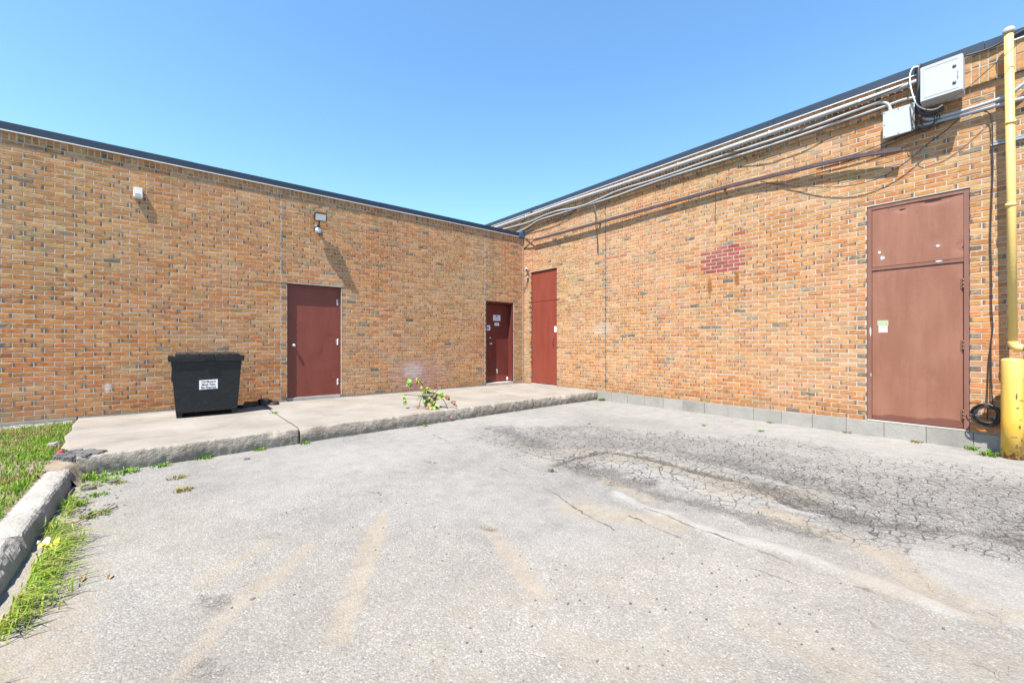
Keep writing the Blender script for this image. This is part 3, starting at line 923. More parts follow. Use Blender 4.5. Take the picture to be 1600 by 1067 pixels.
# roof and metal cap
MB(mapL).box(-15.9, 0.0, -8.9, -0.26, 3.70, 3.83).build('roof', 'roof', LB)
capb = [-16, -12.9, -9.8, -6.95, -3.9, -0.02]
for a, b in zip(capb, capb[1:]):
    m_ = MB(mapL)
    jz, jd = random.uniform(-.004, .004), random.uniform(-.002, .004)
    m_.prism([(0.030 + jd, 3.812), (0.036 + jd, 3.915 + jz), (-0.30, 3.925 + jz), (-0.30, 3.85), (0.004, 3.85), (0.004, 3.812)], 0, a + 0.0015, b - 0.0015)
    cp = m_.build('roof_cap', 'cap', LB)
    MB(mapL).prism([(0.036, 3.800), (0.036, 3.8115), (0.005, 3.8115), (0.005, 3.800)], 0, a + 0.0015, b - 0.0015).build('drip_edge', 'drip', cp)
MB().hexa([(-0.20, -0.045, 3.80), (0.002, -0.055, 3.78), (-0.002, 0.1, 3.80), (-0.20, 0.1, 3.80),
           (-0.16, -0.04, 3.93), (-0.007, -0.05, 4.0), (-0.007, 0.1, 4.02), (-0.16, 0.1, 3.94)]).build('membrane_flap', 'blue_flash', LB, bevel=0.008)
# steel lintels
MB(mapL).box(DA[0] - 0.5, DA[1] + 0.14, -0.1, 0.0035, 2.116, 2.122).build('lintel', 'angle', LB)

def dented_leaf(mp, u0, u1, z0, z1, d, thick, dents, name, mat, parent, nu=26, nz=52):
    mb_ = MB(mp)
    def fn(a, b):
        u = u0 + (u1 - u0) * a; z = z0 + (z1 - z0) * b
        dd = d
        for (cu, cz, ru, rz, amp) in dents:
            dd += amp * math.exp(-((u - cu) / ru) ** 2 - ((z - cz) / rz) ** 2)
        return (u, dd, z)
    mb_.grid(fn, nu, nz)
    mb_.box(u0, u1, d - thick, d - 0.004 - 0.0, z0, z1)
    # skirt
    for (a0, a1) in (((u0, z0), (u1, z0)), ((u1, z0), (u1, z1)), ((u1, z1), (u0, z1)), ((u0, z1), (u0, z0))):
        mb_.quad((a0[0], d, a0[1]), (a1[0], d, a1[1]), (a1[0], d - 0.01, a1[1]), (a0[0], d - 0.01, a0[1]))
    o = mb_.build(name, mat, parent, recalc=False)
    for p in o.data.polygons: p.use_smooth = False
    for p in list(o.data.polygons)[:nu * nz]: p.use_smooth = True
    return o

def frame(mp, u0, u1, z0, z1, w_, d0, d1, mat, parent, name='door_frame'):
    m_ = MB(mp)
    m_.box(u0, u0 + w_, d0, d1, z0, z1)
    m_.box(u1 - w_, u1, d0, d1, z0, z1)
    m_.box(u0 + w_, u1 - w_, d0, d1, z1 - w_, z1)
    return m_.build(name, mat, parent, bevel=0.003)

def hinge(mp, u, d, z, mat, parent, h=0.11):
    m_ = MB(mp)
    m_.tube([(u, d, z - h / 2), (u, d, z - h * .18)], 0.008, 8)
    m_.tube([(u, d, z - h * .17), (u, d, z + h * .17)], 0.0085, 8)
    m_.tube([(u, d, z + h * .18), (u, d, z + h / 2)], 0.008, 8)
    m_.box(u - 0.022, u + 0.022, d - 0.012, d - 0.005, z - h / 2, z + h / 2)
    return m_.build('hinge', mat, parent)

def blob(mp, cu, cz, ru, rz, d, n=11, seed=0, rough=.35, thick=0.0012):
    r = random.Random(seed)
    m_ = MB(mp)
    pts = [(cu + ru * math.cos(2 * math.pi * k / n) * r.uniform(1 - rough, 1), cz + rz * math.sin(2 * math.pi * k / n) * r.uniform(1 - rough, 1)) for k in range(n)]
    m_.prism(pts, 1, d, d + thick)
    return m_

# door A
d = -0.07
LA = dented_leaf(mapL, DA[0] + .047, DA[1] - .047, 0.056, DA[3] - .047, d, .045,
                 [(-4.83, 0.98, .12, .16, -.016), (-4.95, .75, .2, .12, -.008), (-5.15, .85, .16, .2, .004), (-5.4, 1.55, .1, .05, -.003)], 'door', 'door_a', LB)
LA['label'] = 'dented maroon steel door, wider of the two in the low wing'
frame(mapL, DA[0] + .001, DA[1] - .001, 0.052, DA[3] - .001, .045, -.14, -.058, 'door_a', LA)
MB(mapL).box(DA[0] + .002, DA[1] - .002, -.25, -.045, -0.05, .050).build('sill', 'sill', LA, bevel=.006)
m_ = MB(mapL)
m_.lathe([(.034, 0), (.034, .006), (.016, .010), (.013, .03), (.024, .042), (.029, .055), (.024, .068), (.004, .073)], (-5.49, d, 1.0), 18, 'd')
m_.build('knob', 'steel', LA)
MB(mapL).box(-5.545, -5.535, d - .002, d + .004, .93, 1.07).build('strike_plate', 'rusty', LA)
for z in (1.83, 1.06, .29):
    hinge(mapL, DA[1] - .05, d + .006, z, 'steel', LA, .12)
blob(mapL, -4.795, .93, .022, .11, d - .009, 13, 3, .5).build('bare_metal', 'steel', LA)
blob(mapL, -4.745, 1.08, .015, .07, d - .004, 11, 4, .5).build('scuff', 'leaf_dry', LA)
blob(mapL, -4.79, .42, .006, .09, d + .001, 11, 5, .5).build('scuff', 'leaf_dry', LA)
MB(mapL).box(DA[1] - .0035, DA[1] + .006, -.02, .002, .05, 2.10).build('jamb_sealant', 'caulk', LA)

# door B
d = -0.18
LBd = dented_leaf(mapL, DB[0] + .047, DB[1] - .042, 0.058, DB[3] - .062, d, .045, [(-.8, .6, .2, .3, -.003)], 'door', 'door_b', LB, 16, 30)
LBd['label'] = 'glossy maroon door with paper notices, deep in the inner corner'
frame(mapL, DB[0] + .001, DB[1] - .001, 0.052, DB[3] - .001, .04, -.23, -.012, 'door_b', LBd)
MB(mapL).box(DB[0] + .042, DB[1] - .042, d - .04, d + .012, DB[3] - .10, DB[3] - .042).build('door_stop', 'door_b', LBd, bevel=.003)
MB(mapL).box(DB[0] + .002, DB[1] - .002, -.25, -.004, -0.05, .050).build('sill', 'sill', LBd, bevel=.006)
MB(mapL).box(DB[1] - .001, DB[1] + .008, -.02, .0025, .05, 2.075).build('jamb_sealant', 'caulk', LBd)
MB(mapL).box(DB[0] + .06, DB[1] - .05, d + .0005, d + .003, .075, .22).build('kick_plate', 'door_a', LBd)
MB(mapL).box(-.865, -.635, d + .001, d + .0025, 1.61, 1.755).build('notice', 'paper', LBd)
MB(mapL).box(-.82, -.675, d + .001, d + .0025, 1.485, 1.56).build('notice', 'paper', LBd)
MB(mapL).box(-1.10, -.955, d + .001, d + .0025, 1.36, 1.49).build('notice', 'paper', LBd)
mb = MB(mapL)
mb.box(-.79, -.715, d + .003, d + .0033, 1.70, 1.742)
for k in range(3): mb.box(-.82, -.68, d + .003, d + .0033, 1.632 + k * .02, 1.640 + k * .02)
mb.box(-.79, -.70, d + .003, d + .0033, 1.515, 1.523); mb.box(-.775, -.715, d + .003, d + .0033, 1.532, 1.537)
mb.box(-1.07, -.99, d + .003, d + .0033, 1.40, 1.45)
kind(mb.build('notice_print', 'blue_ink', LBd), 'stuff')
MB(mapL).lathe([(.03, 0), (.03, .006), (.014, .010), (.012, .03), (.026, .045), (.026, .06), (.004, .068)], (-.955, d, 1.03), 16, 'd').build('knob', 'steel', LBd)
MB(mapL).lathe([(.024, 0), (.024, .01), (.004, .013)], (-.955, d, 1.18), 14, 'd').build('deadbolt', 'steel', LBd)
blob(mapL, -.74, .33, .05, .10, d + .001, 12, 8, .6).build('scuff', 'box_grey', LBd)
blob(mapL, -.42, .12, .03, .06, d + .012, 9, 9, .5, .02).build('door_wedge', 'litter_w', LBd)

# ---- right wing
RB = thing('brick_building', 'taller brick wing on the right with a faded brown steel door', 'building', (0, -6, 0))
DC = (-1.226, -0.285, -0.3, 2.862)
DD = (-8.000, -7.060, 0.012, 2.868)
mb = MB(mapR)
wall_core(mapR, -14, 10, 0.003, 4.40, -0.002, -0.30, [DC, DD], mb)
mb.box(-14, 10, -0.0015, 0.032, 4.036, 4.40)
mb.box(-14, -13.7, -10, -0.31, -0.4, 4.4); mb.box(9.7, 10, -10, -0.31, -0.4, 4.4); mb.box(-14, 10, -10.3, -10.01, -0.4, 4.4)
mb.build('wall', 'mortar_right', RB)
def red_patch(u, z, L, c, al, rnd):
    if -5.56 < u < -4.80 and 2.215 < z < 2.70:
        k = (z - 2.2) / .49
        if abs(u + 5.17) < 0.35 and not (z > 2.63 and u > -5.0):
            return np.array((0.215, 0.045, 0.034)) * rnd.uniform(.8, 1.15), 0.0
    for (a, b, q) in ((-5.42, 2.86, .1), (-2.95, 2.83, .3), (-3.1, 2.83, .2), (-4.55, 2.42, .1), (-5.35, 2.83, .05)):
        if abs(u - a) < q and abs(z - b) < .032:
            return np.array((0.27, 0.075, 0.04)) * rnd.uniform(.8, 1.1), 0.0
    return c, al
lay_wall('right', RB, 0.013, 0.0638, 63, [(-14, -2.690, -1), (-2.678, -0.004, -1), (0.002, 10, 3.78)], [DC, DD],
         [(4.033, 4.226, 0.035, -14, 10), (4.232, 4.392, 0.035, -14, 10)], red_patch)
MB(mapR).box(-2.6895, -2.6785, -.02, -.002, .02, 4.03).build('joint_sealant', 'caulk', RB)
MB(mapR).box(-0.014, -0.005, -.01, .004, .02, 3.8).build('corner_sealant', 'rusty', RB)
capb = [-14, -11.2, -8.12, -5.95, -3.35, -0.6, 2.4, 5.4, 8, 10]
for a, b in zip(capb, capb[1:]):
    m_ = MB(mapR)
    jz, jd = random.uniform(-.005, .005), random.uniform(-.002, .005)
    m_.prism([(0.052 + jd, 4.395), (0.058 + jd, 4.495 + jz), (-0.30, 4.51 + jz), (-0.30, 4.42), (0.03, 4.42), (0.03, 4.395)], 0, a + .0015, b - .0015)
    cp = m_.build('roof_cap', 'cap', RB)
    MB(mapR).prism([(0.058, 4.384), (0.058, 4.3945), (0.028, 4.3945), (0.028, 4.384)], 0, a + .0015, b - .0015).build('drip_edge', 'drip', cp)
MB(mapR).box(-13.9, 9.9, -10, -.31, 4.25, 4.40).build('roof', 'roof', RB)
# foundation blocks
uu = -14.0
rb_ = random.Random(3)
while uu < -1.3:
    l = 0.398
    e = min(uu + l - .0035, -1.2295)
    MB(mapR).box(uu, e, -.3, .014 + rb_.uniform(-.003, .003), -.42, .0025 + rb_.uniform(-.003, .0)).build('foundation_block', rb_.choice(('block', 'block', 'block_b')), RB, bevel=.004)
    uu += l
MB(mapR).box(-1.226, -0.006, -.3, -.012, -.42, .004).build('foundation', 'block', RB)
# door C: tall red door with blank panel above
d = -.038
LC = dented_leaf(mapR, DC[0] + .028, DC[1] - .022, .03, 2.085, d, .04, [(-.7, .5, .3, .3, -.003)], 'door', 'door_c', RB, 12, 26)
LC['label'] = 'tall narrow red door with a blank panel above, next to the inner corner'
frame(mapR, DC[0] + .001, DC[1] - .001, .012, DC[3] - .001, .022, -.09, -.028, 'door_c', LC)
MB(mapR).box(DC[0] + .024, DC[1] - .024, -.09, d + .004, 2.092, DC[3] - .024).build('transom_panel', 'door_c', LC, bevel=.003)
MB(mapR).box(DC[0] + .002, DC[1] - .002, -.25, -.004, -.05, .012).build('sill', 'sill', LC)
for z in (1.78, 1.05, .3):
    hinge(mapR, DC[1] - .018, d + .006, z, 'door_c', LC)
MB(mapR).box(-1.185, -1.105, d + .001, d + .004, 1.31, 1.45).build('lock_plate', 'white', LC, bevel=.001)
m_ = MB(mapR); m_.tube(spline([(-1.09, d, 1.18), (-1.09, d + .045, 1.17), (-1.09, d + .05, 1.1), (-1.09, d + .045, 1.03), (-1.09, d, 1.02)], 5), .008, 8)
m_.build('pull_handle', 'door_c', LC)
MB(mapR).box(-1.222, -1.185, d + .004, d + .012, .72, 1.0).build('latch_guard', 'rusty', LC, bevel=.002)
blob(mapR, -.72, .78, .012, .016, d + .001, 8, 21).build('scuff', 'leaf_dry', LC)
# door D: faded brown door
d = -.022
LD = dented_leaf(mapR, DD[0] + .055, DD[1] - .052, .036, 2.003, d, .04,
                 [(-7.65, .62, .08, .09, -.006), (-7.5, 1.1, .3, .4, .003), (-7.3, .3, .2, .2, -.003)], 'door', 'door_d', RB, 26, 50)
LD['label'] = 'large faded brown steel door with a sticker, beside the cable coil'
frame(mapR, DD[0] + .001, DD[1] - .001, .03, DD[3] - .001, .047, -.09, -.010, 'frame_d', LD)
MB(mapR).box(DD[0] + .05, DD[1] - .05, -.09, -.012, 2.009, 2.05).build('door_rail', 'frame_d', LD, bevel=.002)
MB(mapR).box(DD[0] + .05, DD[1] - .05, -.09, -.045, .032, 2.82).build('gap_backing', 'dark', LD)
dented_leaf(mapR, DD[0] + .050, DD[1] - .052, 2.056, 2.815, -.017, .03,
            [(-7.40, 2.765, .05, .018, -.012), (-7.72, 2.80, .12, .03, -.012), (-7.95, 2.19, .05, .05, -.014), (-7.72, 2.3, .06, .08, -.004), (-7.2, 2.3, .06, .1, -.004)],
            'transom_panel', 'door_d', LD, 40, 34)
MB(mapR).box(DD[0] + .003, DD[1] - .003, -.12, .004, .0065, .026).build('threshold', 'sill', LD, bevel=.002)
for z in (1.75, 1.02, .2):
    hinge(mapR, DD[0] + .051, d + .012, z, 'rusty', LD, .12)
for (u, z, ru, rz, mt, sd_) in ((-7.185, 2.245, .018, .02, 'white', 31), (-7.215, 2.165, .028, .034, 'box_grey', 32), (-7.735, 2.235, .022, .02, 'cabinet', 33),
                               (-7.095, 1.2, .012, .075, 'cabinet', 34), (-7.1, .62, .006, .03, 'cabinet', 35), (-7.745, 2.045, .04, .012, 'cabinet', 36)):
    dd_ = -.016 if z > 2.06 else (-.009 if u > -7.11 else -.011)
    blob(mapR, u, z, ru, rz, dd_, 9, sd_, .3).build('paint_patch', mt, LD)
for (u, z, ru, rz, sd_) in ((-7.41, 2.762, .04, .007, 41), (-7.70, 2.80, .10, .008, 42), (-7.955, 2.19, .024, .016, 43), (-7.105, 2.29, .007, .008, 44), (-7.105, 2.22, .007, .008, 45),
                            (-7.55, 2.70, .006, .006, 46), (-7.28, 2.80, .006, .005, 47)):
    blob(mapR, u, z, ru, rz, -.020, 9, sd_, .5, .0045).build('dent_tear', 'dark', LD)
blob(mapR, -7.62, 1.15, .05, .006, d + .001, 9, 48, .4).build('scuff', 'rusty', LD)
MB(mapR).box(-7.275, -7.165, d + .001, d + .002, 1.275, 1.345).build('sticker', 'green_ink', LD)
MB(mapR).box(-7.265, -7.178, d + .001, d + .0022, 1.185, 1.272).build('sticker', 'paper', LD)
mb = MB(mapR)
for u in (-7.205, -7.24): mb.lathe([(.007, 0), (.007, .0006)], (u, d + .0024, 1.256), 10, 'd')
mb.m = 1; mb.box(-7.255, -7.188, d + .0024, d + .0028, 1.187, 1.195)
kind(mb.build('sticker_print', ['ink', 'red_ink'], LD), 'stuff')

# ------------------------------------------------------------------ pavement slabs
def slab_piece(x0, x1, yf0, yf1, yb, parent, seed, xl=None):
    """concrete slab with a worn rounded front edge; yf0/yf1 front edge at both ends; xl(y) left side"""
    m_ = MB()
    n = max(8, int((x1 - x0) / 0.02))
    prof_t = [0, .12, .25, .4, .55, .68, .8, .88, .94, .98]
    rows_ = []
    def f1(x, k, sc): return float(fbm(x, k + seed * 3.1, sc, seed + int(k))) - .5
    for i in range(n + 1):
        a = i / n
        row = []
        xf = x0 + (x1 - x0) * a
        yf = yf0 + (yf1 - yf0) * a
        chip = max(0, f1(xf, 8.1, 4.5) - .07) * 0.30 + max(0, f1(xf, 5.3, 17) - .12) * .12
        edge = yf + 0.03 * f1(xf, 0.3, 2.2)
        def X(y):
            if xl is None: return xf
            l = xl(y); return l + (x1 - l) * a
        for t_ in prof_t:
            y = yb + (edge + .018 + chip - yb) * t_
            zz = 0.006 * (float(fbm(X(y), y, 2.0, 5)) - .5) - 0.004
            row.append((X(y), y, zz))
        zs = [(.010 + chip * .8, -.006 - chip * .1), (.004 + chip * .45, -.022 - chip * .3), (.0 + chip * .15, -.045 - chip * .35), (-.003, -.075), (-.004, -.10), (-.002, -.13), (.002, -.16), (.01, -.20), (.012, -.3)]
        for k, (dy, zz) in enumerate(zs):
            y = edge + dy + .022 * f1(xf, 20 + k * .13, 26) + .012 * f1(xf, 40 + k * 1.7, 70)
            row.append((X(y), y, zz + .006 * f1(xf, 60 + k, 40)))
        rows_.append(row)
    ids = [[m_._v(p) for p in row] for row in rows_]
    m_.sm = True
    for a, b in zip(ids, ids[1:]):
        for k in range(len(a) - 1):
            m_.m = 1 if k >= len(prof_t) else 0
            m_._f((a[k], a[k + 1], b[k + 1], b[k]))
    m_.sm = False
    for row in (ids[0], ids[-1]):
        base = [m_._v((rows_[0 if row is ids[0] else -1][0][0], yb, -.3))]
        m_._f(row + base if row is ids[-1] else (row + base)[::-1])
    return m_.build('slab', ['slab', 'slab_face'], parent)
PV = bpy.data.objects.new('pavement', None); C.objects.link(PV)
PV.location = (-4, -1.3, -.2); PV['kind'] = 'structure'; OFF['pavement'] = Vector(PV.location)
def left_edge(y):
    return -8.235 + 0.12 * max(0, -y - .4) / 2.0 + 0.24 * max(0, -y - 2.2) + .02 * math.sin(y * 9)
slab_piece(-8.2, -6.035, -2.90, -2.755, -.024, PV, 1, left_edge)
slab_piece(-6.018, -1.955, -2.755, -2.54, -.024, PV, 2)
slab_piece(-1.943, -0.018, -2.54, -2.47, -.024, PV, 3)

# ------------------------------------------------------------------ kerb stones on the left
KB = bpy.data.objects.new('kerb', None); C.objects.link(KB)
KB.location = (-8, -5, -.2); KB['kind'] = 'structure'; OFF['kerb'] = Vector(KB.location)
def kerb_piece(ya, yb_, seed, wide=.15):
    m_ = MB()
    n = max(6, int(abs(yb_ - ya) / .018))
    rows_ = []
    def f1(y, k, sc): return float(fbm(y, k + seed * 2.3, sc, seed + int(k))) - .5
    base = [(-8.12, -.3), (-8.118, -.16), (-8.112, -.09), (-8.095, -.058), (-8.07, -.052), (-8.045, -.050), (-8.02, -.050), (-7.995, -.051), (-7.972, -.054), (-7.956, -.062),
            (-7.946, -.078), (-7.940, -.098), (-7.936, -.12), (-7.932, -.145), (-7.930, -.17), (-7.928, -.20), (-7.926, -.3)]
    for i in range(n + 1):
        y = ya + (yb_ - ya) * i / n
        end = min(i, n - i) * .018
        rd = .018 * (1 - float(smooth(0, .05, end)))
        big = max(0, f1(y, 9, 2.6) - .02) * .13 + max(0, f1(y, 12, 9) - .1) * .22
        low = .02 * f1(y, 1, 1.5)
        row = []
        for k, (x, z) in enumerate(base):
            arris = math.exp(-((x + 7.955) / .03) ** 2) * math.exp(-((z + .065) / .05) ** 2)
            xx = x + low * .5 - big * arris * .8 + .011 * f1(y, 20 + k * .5, 16) + .008 * f1(y, 40 + k * 1.3, 60)
            zz = z + (low * .4 - rd - big * arris * .55 + .007 * f1(y, 60 + k * .4, 16) + .006 * f1(y, 80 + k * 1.1, 60)) * (1 if z > -.16 else 0)
            row.append((xx, y, zz))
        rows_.append(row)
    ids = [[m_._v(p) for p in r] for r in rows_]
    m_.sm = False
    for a, b in zip(ids, ids[1:]):
        for k in range(len(a) - 1):
            m_._f((a[k], a[k + 1], b[k + 1], b[k]))
    m_._f(ids[0]); m_._f(ids[-1][::-1])
    return m_.build('kerb_stone', 'curb', KB)
for k, (a, b) in enumerate([(-3.05, -3.30), (-3.31, -4.72), (-4.73, -6.5), (-6.515, -8.3), (-8.315, -10.1), (-10.115, -12)]):
    kerb_piece(a, b, 3 + k)

# soil of the verge
mb = MB()
def soil(a, b):
    y = -14 + (14 - .02) * b
    xr = -8.10 if y < -2.95 else (left_edge(y) + .03 if y > -2.3 else min(left_edge(y) + .03, -8.06))
    x = -16 + (xr + 16) * a ** .6
    return (x, y, -.065 + .03 * (fbm(x, y, 2.2, 3) - .5) + (.03 if y > -.5 else 0) * (y + .5) * 2)
mb.grid(soil, 60, 120)
kind(mb.build('soil', 'soil', recalc=False, allsmooth=True), 'structure')

mb = MB()
def bank(a, b):
    x = -8.14 + .62 * a; y = -2.60 - (.46 + .5 * a) * b
    h = -.052 - .14 * float(smooth(.27, .5, a + .06 * b)) - .012 * float(smooth(.6, 1.0, a))
    return (x, y, h + .022 * (float(fbm(x, y, 14, 5)) - .5) * (1 - a * .6))
mb.grid(bank, 40, 40)
kind(mb.build('soil_bank', 'soil', recalc=False, allsmooth=True), 'structure')

# ------------------------------------------------------------------ grass and weeds
GRN = [(.09, .20, .012), (.13, .26, .014), (.17, .31, .018), (.21, .34, .028), (.07, .16, .014)]
DRY = [(.27, .2, .09), (.22, .16, .065), (.3, .24, .12)]
def blades(name, pts, mat='grass'):
    """pts: (x, y, z, height, width, azimuth, lean, colour)"""
    V = []; Fc = []; COL = []
    for (x, y, z, h, wd, az, lean, c) in pts:
        dx, dy = math.cos(az), math.sin(az)
        px_, py_ = -dy * wd / 2, dx * wd / 2
        b = len(V)
        l1, l2 = lean * .35, lean
        h1 = h * .55 * math.sqrt(max(.05, 1 - l1 * l1)); 
        h2 = h * math.sqrt(max(.03, 1 - min(.98, l2) ** 2))
        V += [(x - px_, y - py_, z), (x + px_, y + py_, z),
              (x + dx * h * l1 * .6 - px_ * .8, y + dy * h * l1 * .6 - py_ * .8, z + h1), (x + dx * h * l1 * .6 + px_ * .8, y + dy * h * l1 * .6 + py_ * .8, z + h1),
              (x + dx * h * l2, y + dy * h * l2, z + h2)]
        Fc += [(b, b + 1, b + 3, b + 2), (b + 2, b + 3, b + 4)]
        COL += [(*c, 1)] * 5
    me = bpy.data.meshes.new(name)
    me.from_pydata(V, [], Fc)
    a = me.attributes.new('bcol', 'FLOAT_COLOR', 'POINT'); a.data.foreach_set('color', np.array(COL, dtype=np.float32).ravel())
    me.materials.append(M[mat])
    o = bpy.data.objects.new(name, me); C.objects.link(o)
    return o
R_ = random.Random(21)
GRN2 = [(.16, .25, .02), (.20, .29, .03), (.25, .33, .05), (.12, .22, .02), (.30, .34, .09)]
G3_ = [(.12, .17, .02), (.17, .20, .035), (.10, .13, .02)]
pts = []
def soilz(x, y): return -.07 + .03 * (float(fbm(x, y, 2.2, 3)) - .5) + ((.03 * (y + .5) * 2) if y > -.5 else 0)
tries = 0
while len(pts) < 62000 and tries < 210000:
    tries += 1
    x = R_.uniform(-9.6, -8.0) if R_.random() < .62 else R_.uniform(-13, -9.6)
    y = R_.uniform(-8.5, -.08)
    xr = -8.11 if y < -2.5 else left_edge(y) + .02
    if x > xr: continue
    dens = float(fbm(x, y, 2.6, 44, 3))
    bare = smooth(-.45, -.15, y) * .8
    if x < -8.5 and -2.6 < y < -1.0: bare = max(bare, .45)
    if R_.random() > (dens * 2.4 - .2) * (1 - bare): continue
    dryp = .55 if float(fbm(x, y, 3.4, 71, 2)) > .62 else .05
    c = R_.choice(DRY) if R_.random() < dryp + .07 else R_.choice(GRN)
    v = R_.uniform(.8, 1.25)
    pts.append((x, y, soilz(x, y), R_.uniform(.03, .085), R_.uniform(.005, .009), R_.uniform(0, 6.283), R_.uniform(.1, .85), tuple(q * v for q in c)))
for k in range(14000):
    x = R_.uniform(-10.2, -8.0); y = R_.uniform(-7.5, -.1)
    if x > (-8.11 if y < -2.5 else left_edge(y) + .02): continue
    c = R_.choice(DRY) if R_.random() < .6 else R_.choice(G3_)
    v = R_.uniform(.6, 1.1)
    pts.append((x, y, soilz(x, y) + .002, R_.uniform(.02, .055), R_.uniform(.003, .006), R_.uniform(0, 6.283), R_.uniform(.85, .985), tuple(q * v for q in c)))
kind(blades('grass', pts), 'stuff')
# long blades sprawling from the foot of the kerb over the asphalt
pts = []
for (cx, cy, n, sp) in ((-7.91, -4.42, 90, .06), (-7.87, -4.70, 170, .08), (-7.87, -5.0, 170, .085), (-7.86, -5.3, 190, .10), (-7.86, -5.58, 150, .08), (-7.90, -3.75, 40, .04), (-7.88, -4.05, 40, .04), (-7.88, -6.2, 50, .05), (-7.9, -6.8, 110, .1)):
    for k in range(n):
        x = max(-7.925, cx + abs(R_.gauss(0, sp * .8))); y = cy + R_.gauss(0, sp * 1.3)
        c = R_.choice(GRN2) if R_.random() < .88 else R_.choice(DRY)
        v = R_.uniform(.8, 1.3)
        pts.append((x, y, GZ - .002, R_.uniform(.04, .17), R_.uniform(.005, .009), R_.gauss(-.1, .75), R_.uniform(.72, .985), tuple(q * v for q in c)))
kind(blades('kerbside_grass', pts), 'stuff')
# small weeds: tufts one can point to
def weed(x, y, z, r, n, cols, label, h=.05, grp=None):
    ps = []
    for k in range(n):
        az = R_.uniform(0, 6.283); q = R_.random() ** .7 * r
        c = R_.choice(cols); v = R_.uniform(.8, 1.3)
        ps.append((q * math.cos(az) * 1.3, q * math.sin(az), 0, R_.uniform(.4, 1) * h, R_.uniform(.006, .012), az + R_.gauss(0, .5), R_.uniform(.5, .95), tuple(e * v for e in c)))
    o = blades('weed', ps)
    o.location = (x, y, z)
    return tag(o, label, 'weed', grp)
G3 = [(.16, .22, .02), (.22, .25, .04), (.25, .22, .07)]
G1 = GRN; G2 = [(.16, .17, .03), (.22, .2, .04), (.28, .2, .06)]
WD = [(-7.22, -3.51, .07, 60, G2, 'olive weed flat on the asphalt, nearer the pavement of two alike', .045),
      (-7.19, -3.96, .06, 60, G2, 'olive yellow weed flat on the asphalt, farther from the pavement of two alike', .045),
      (-7.59, -2.98, .09, 90, G1, 'green weed tuft at the pavement edge near its broken left corner', .07),
      (-7.83, -3.05, .10, 110, G1, 'leafy weeds in the gap between kerb end and pavement corner', .09),
      (-7.62, -3.36, .05, 40, G3, 'yellow green sprig in the grit, farther from the kerb end of two', .05),
      (-7.80, -3.36, .05, 50, G3, 'yellow green sprig in the grit close against the kerb end', .06),
      (-7.70, -3.22, .07, 60, G1, 'low green weed on the debris beside the kerb end', .05),
      (-6.98, -2.84, .07, 70, G1, 'green tuft under the pavement edge right of the dumpster front', .06),
      (-7.34, -2.93, .07, 60, G1, 'pale green tuft under the pavement edge in front of the dumpster', .05),
      (-7.69, -4.2, .07, 60, G1, 'small weed on the asphalt a step away from the kerb', .05),
      (-7.84, -3.86, .06, 70, G1, 'weed growing against the middle of the kerb', .09),
      (-7.72, -3.66, .05, 50, G1, 'tiny weed in the grit beside the kerb', .04),
      (-6.46, -2.82, .05, 50, G1, 'small weed under the pavement edge left of the slab joint', .05),
      (-5.98, -2.80, .05, 40, G1, 'weed at the foot of the slab joint', .05),
      (-4.30, -2.66, .06, 50, G1, 'weed at the start of the long asphalt crack below the potted plant', .04),
      (-1.06, -5.36, .035, 26, G1, 'small sprout alone on the asphalt, left of a pair by the right wall', .035),
      (-0.84, -6.07, .04, 30, G1, 'small sprout alone on the asphalt, right of a pair by the right wall', .035),
      (-0.30, -8.16, .07, 80, G1, 'green weed beside the foot of the yellow bollard', .09),
      (-0.05, -8.02, .05, 50, G1, 'weed under the cable coil against the foundation', .08),
      (-0.06, -2.62, .06, 70, G1, 'green weed in the corner where pavement meets right wall', .10),
      (-0.04, -5.9, .05, 36, G1, 'thin weed along the foundation left of the brown door', .04),
      (-0.04, -6.85, .06, 36, G2, 'yellowish weed along the foundation at the brown door frame', .04),
      (-0.05, -7.55, .06, 36, G2, 'yellowish weed along the foundation under the brown door', .04),
      (-6.045, -1.3, .05, 36, G1, 'weed growing in the joint between two pavement slabs', .035)]
for x, y, r, n, cols, lab, h in WD:
    weed(x, y, 0 if 'joint between' in lab else GZ, r, n, cols, lab, h)
# dry twigs near the kerb
def twig(pts_, r, label, mat='leaf_dry', nm='twig'):
    m_ = MB(); m_.tube(pts_, r, 5)
    return tag(recentre(m_.build(nm, mat)), label, nm)
tw = MB()
tw.tube([(-7.80, -4.35, GZ + .012), (-7.70, -4.22, GZ + .02), (-7.58, -4.12, GZ + .012)], .005, 5)
tw.tube([(-7.70, -4.22, GZ + .02), (-7.63, -4.22, GZ + .03)], .003, 5); tw.tube([(-7.66, -4.19, GZ + .018), (-7.60, -4.08, GZ + .03)], .003, 5)
tag(recentre(tw.build('twig', 'leaf_dry')), 'dry brown twig lying on the asphalt near the kerb', 'twig')

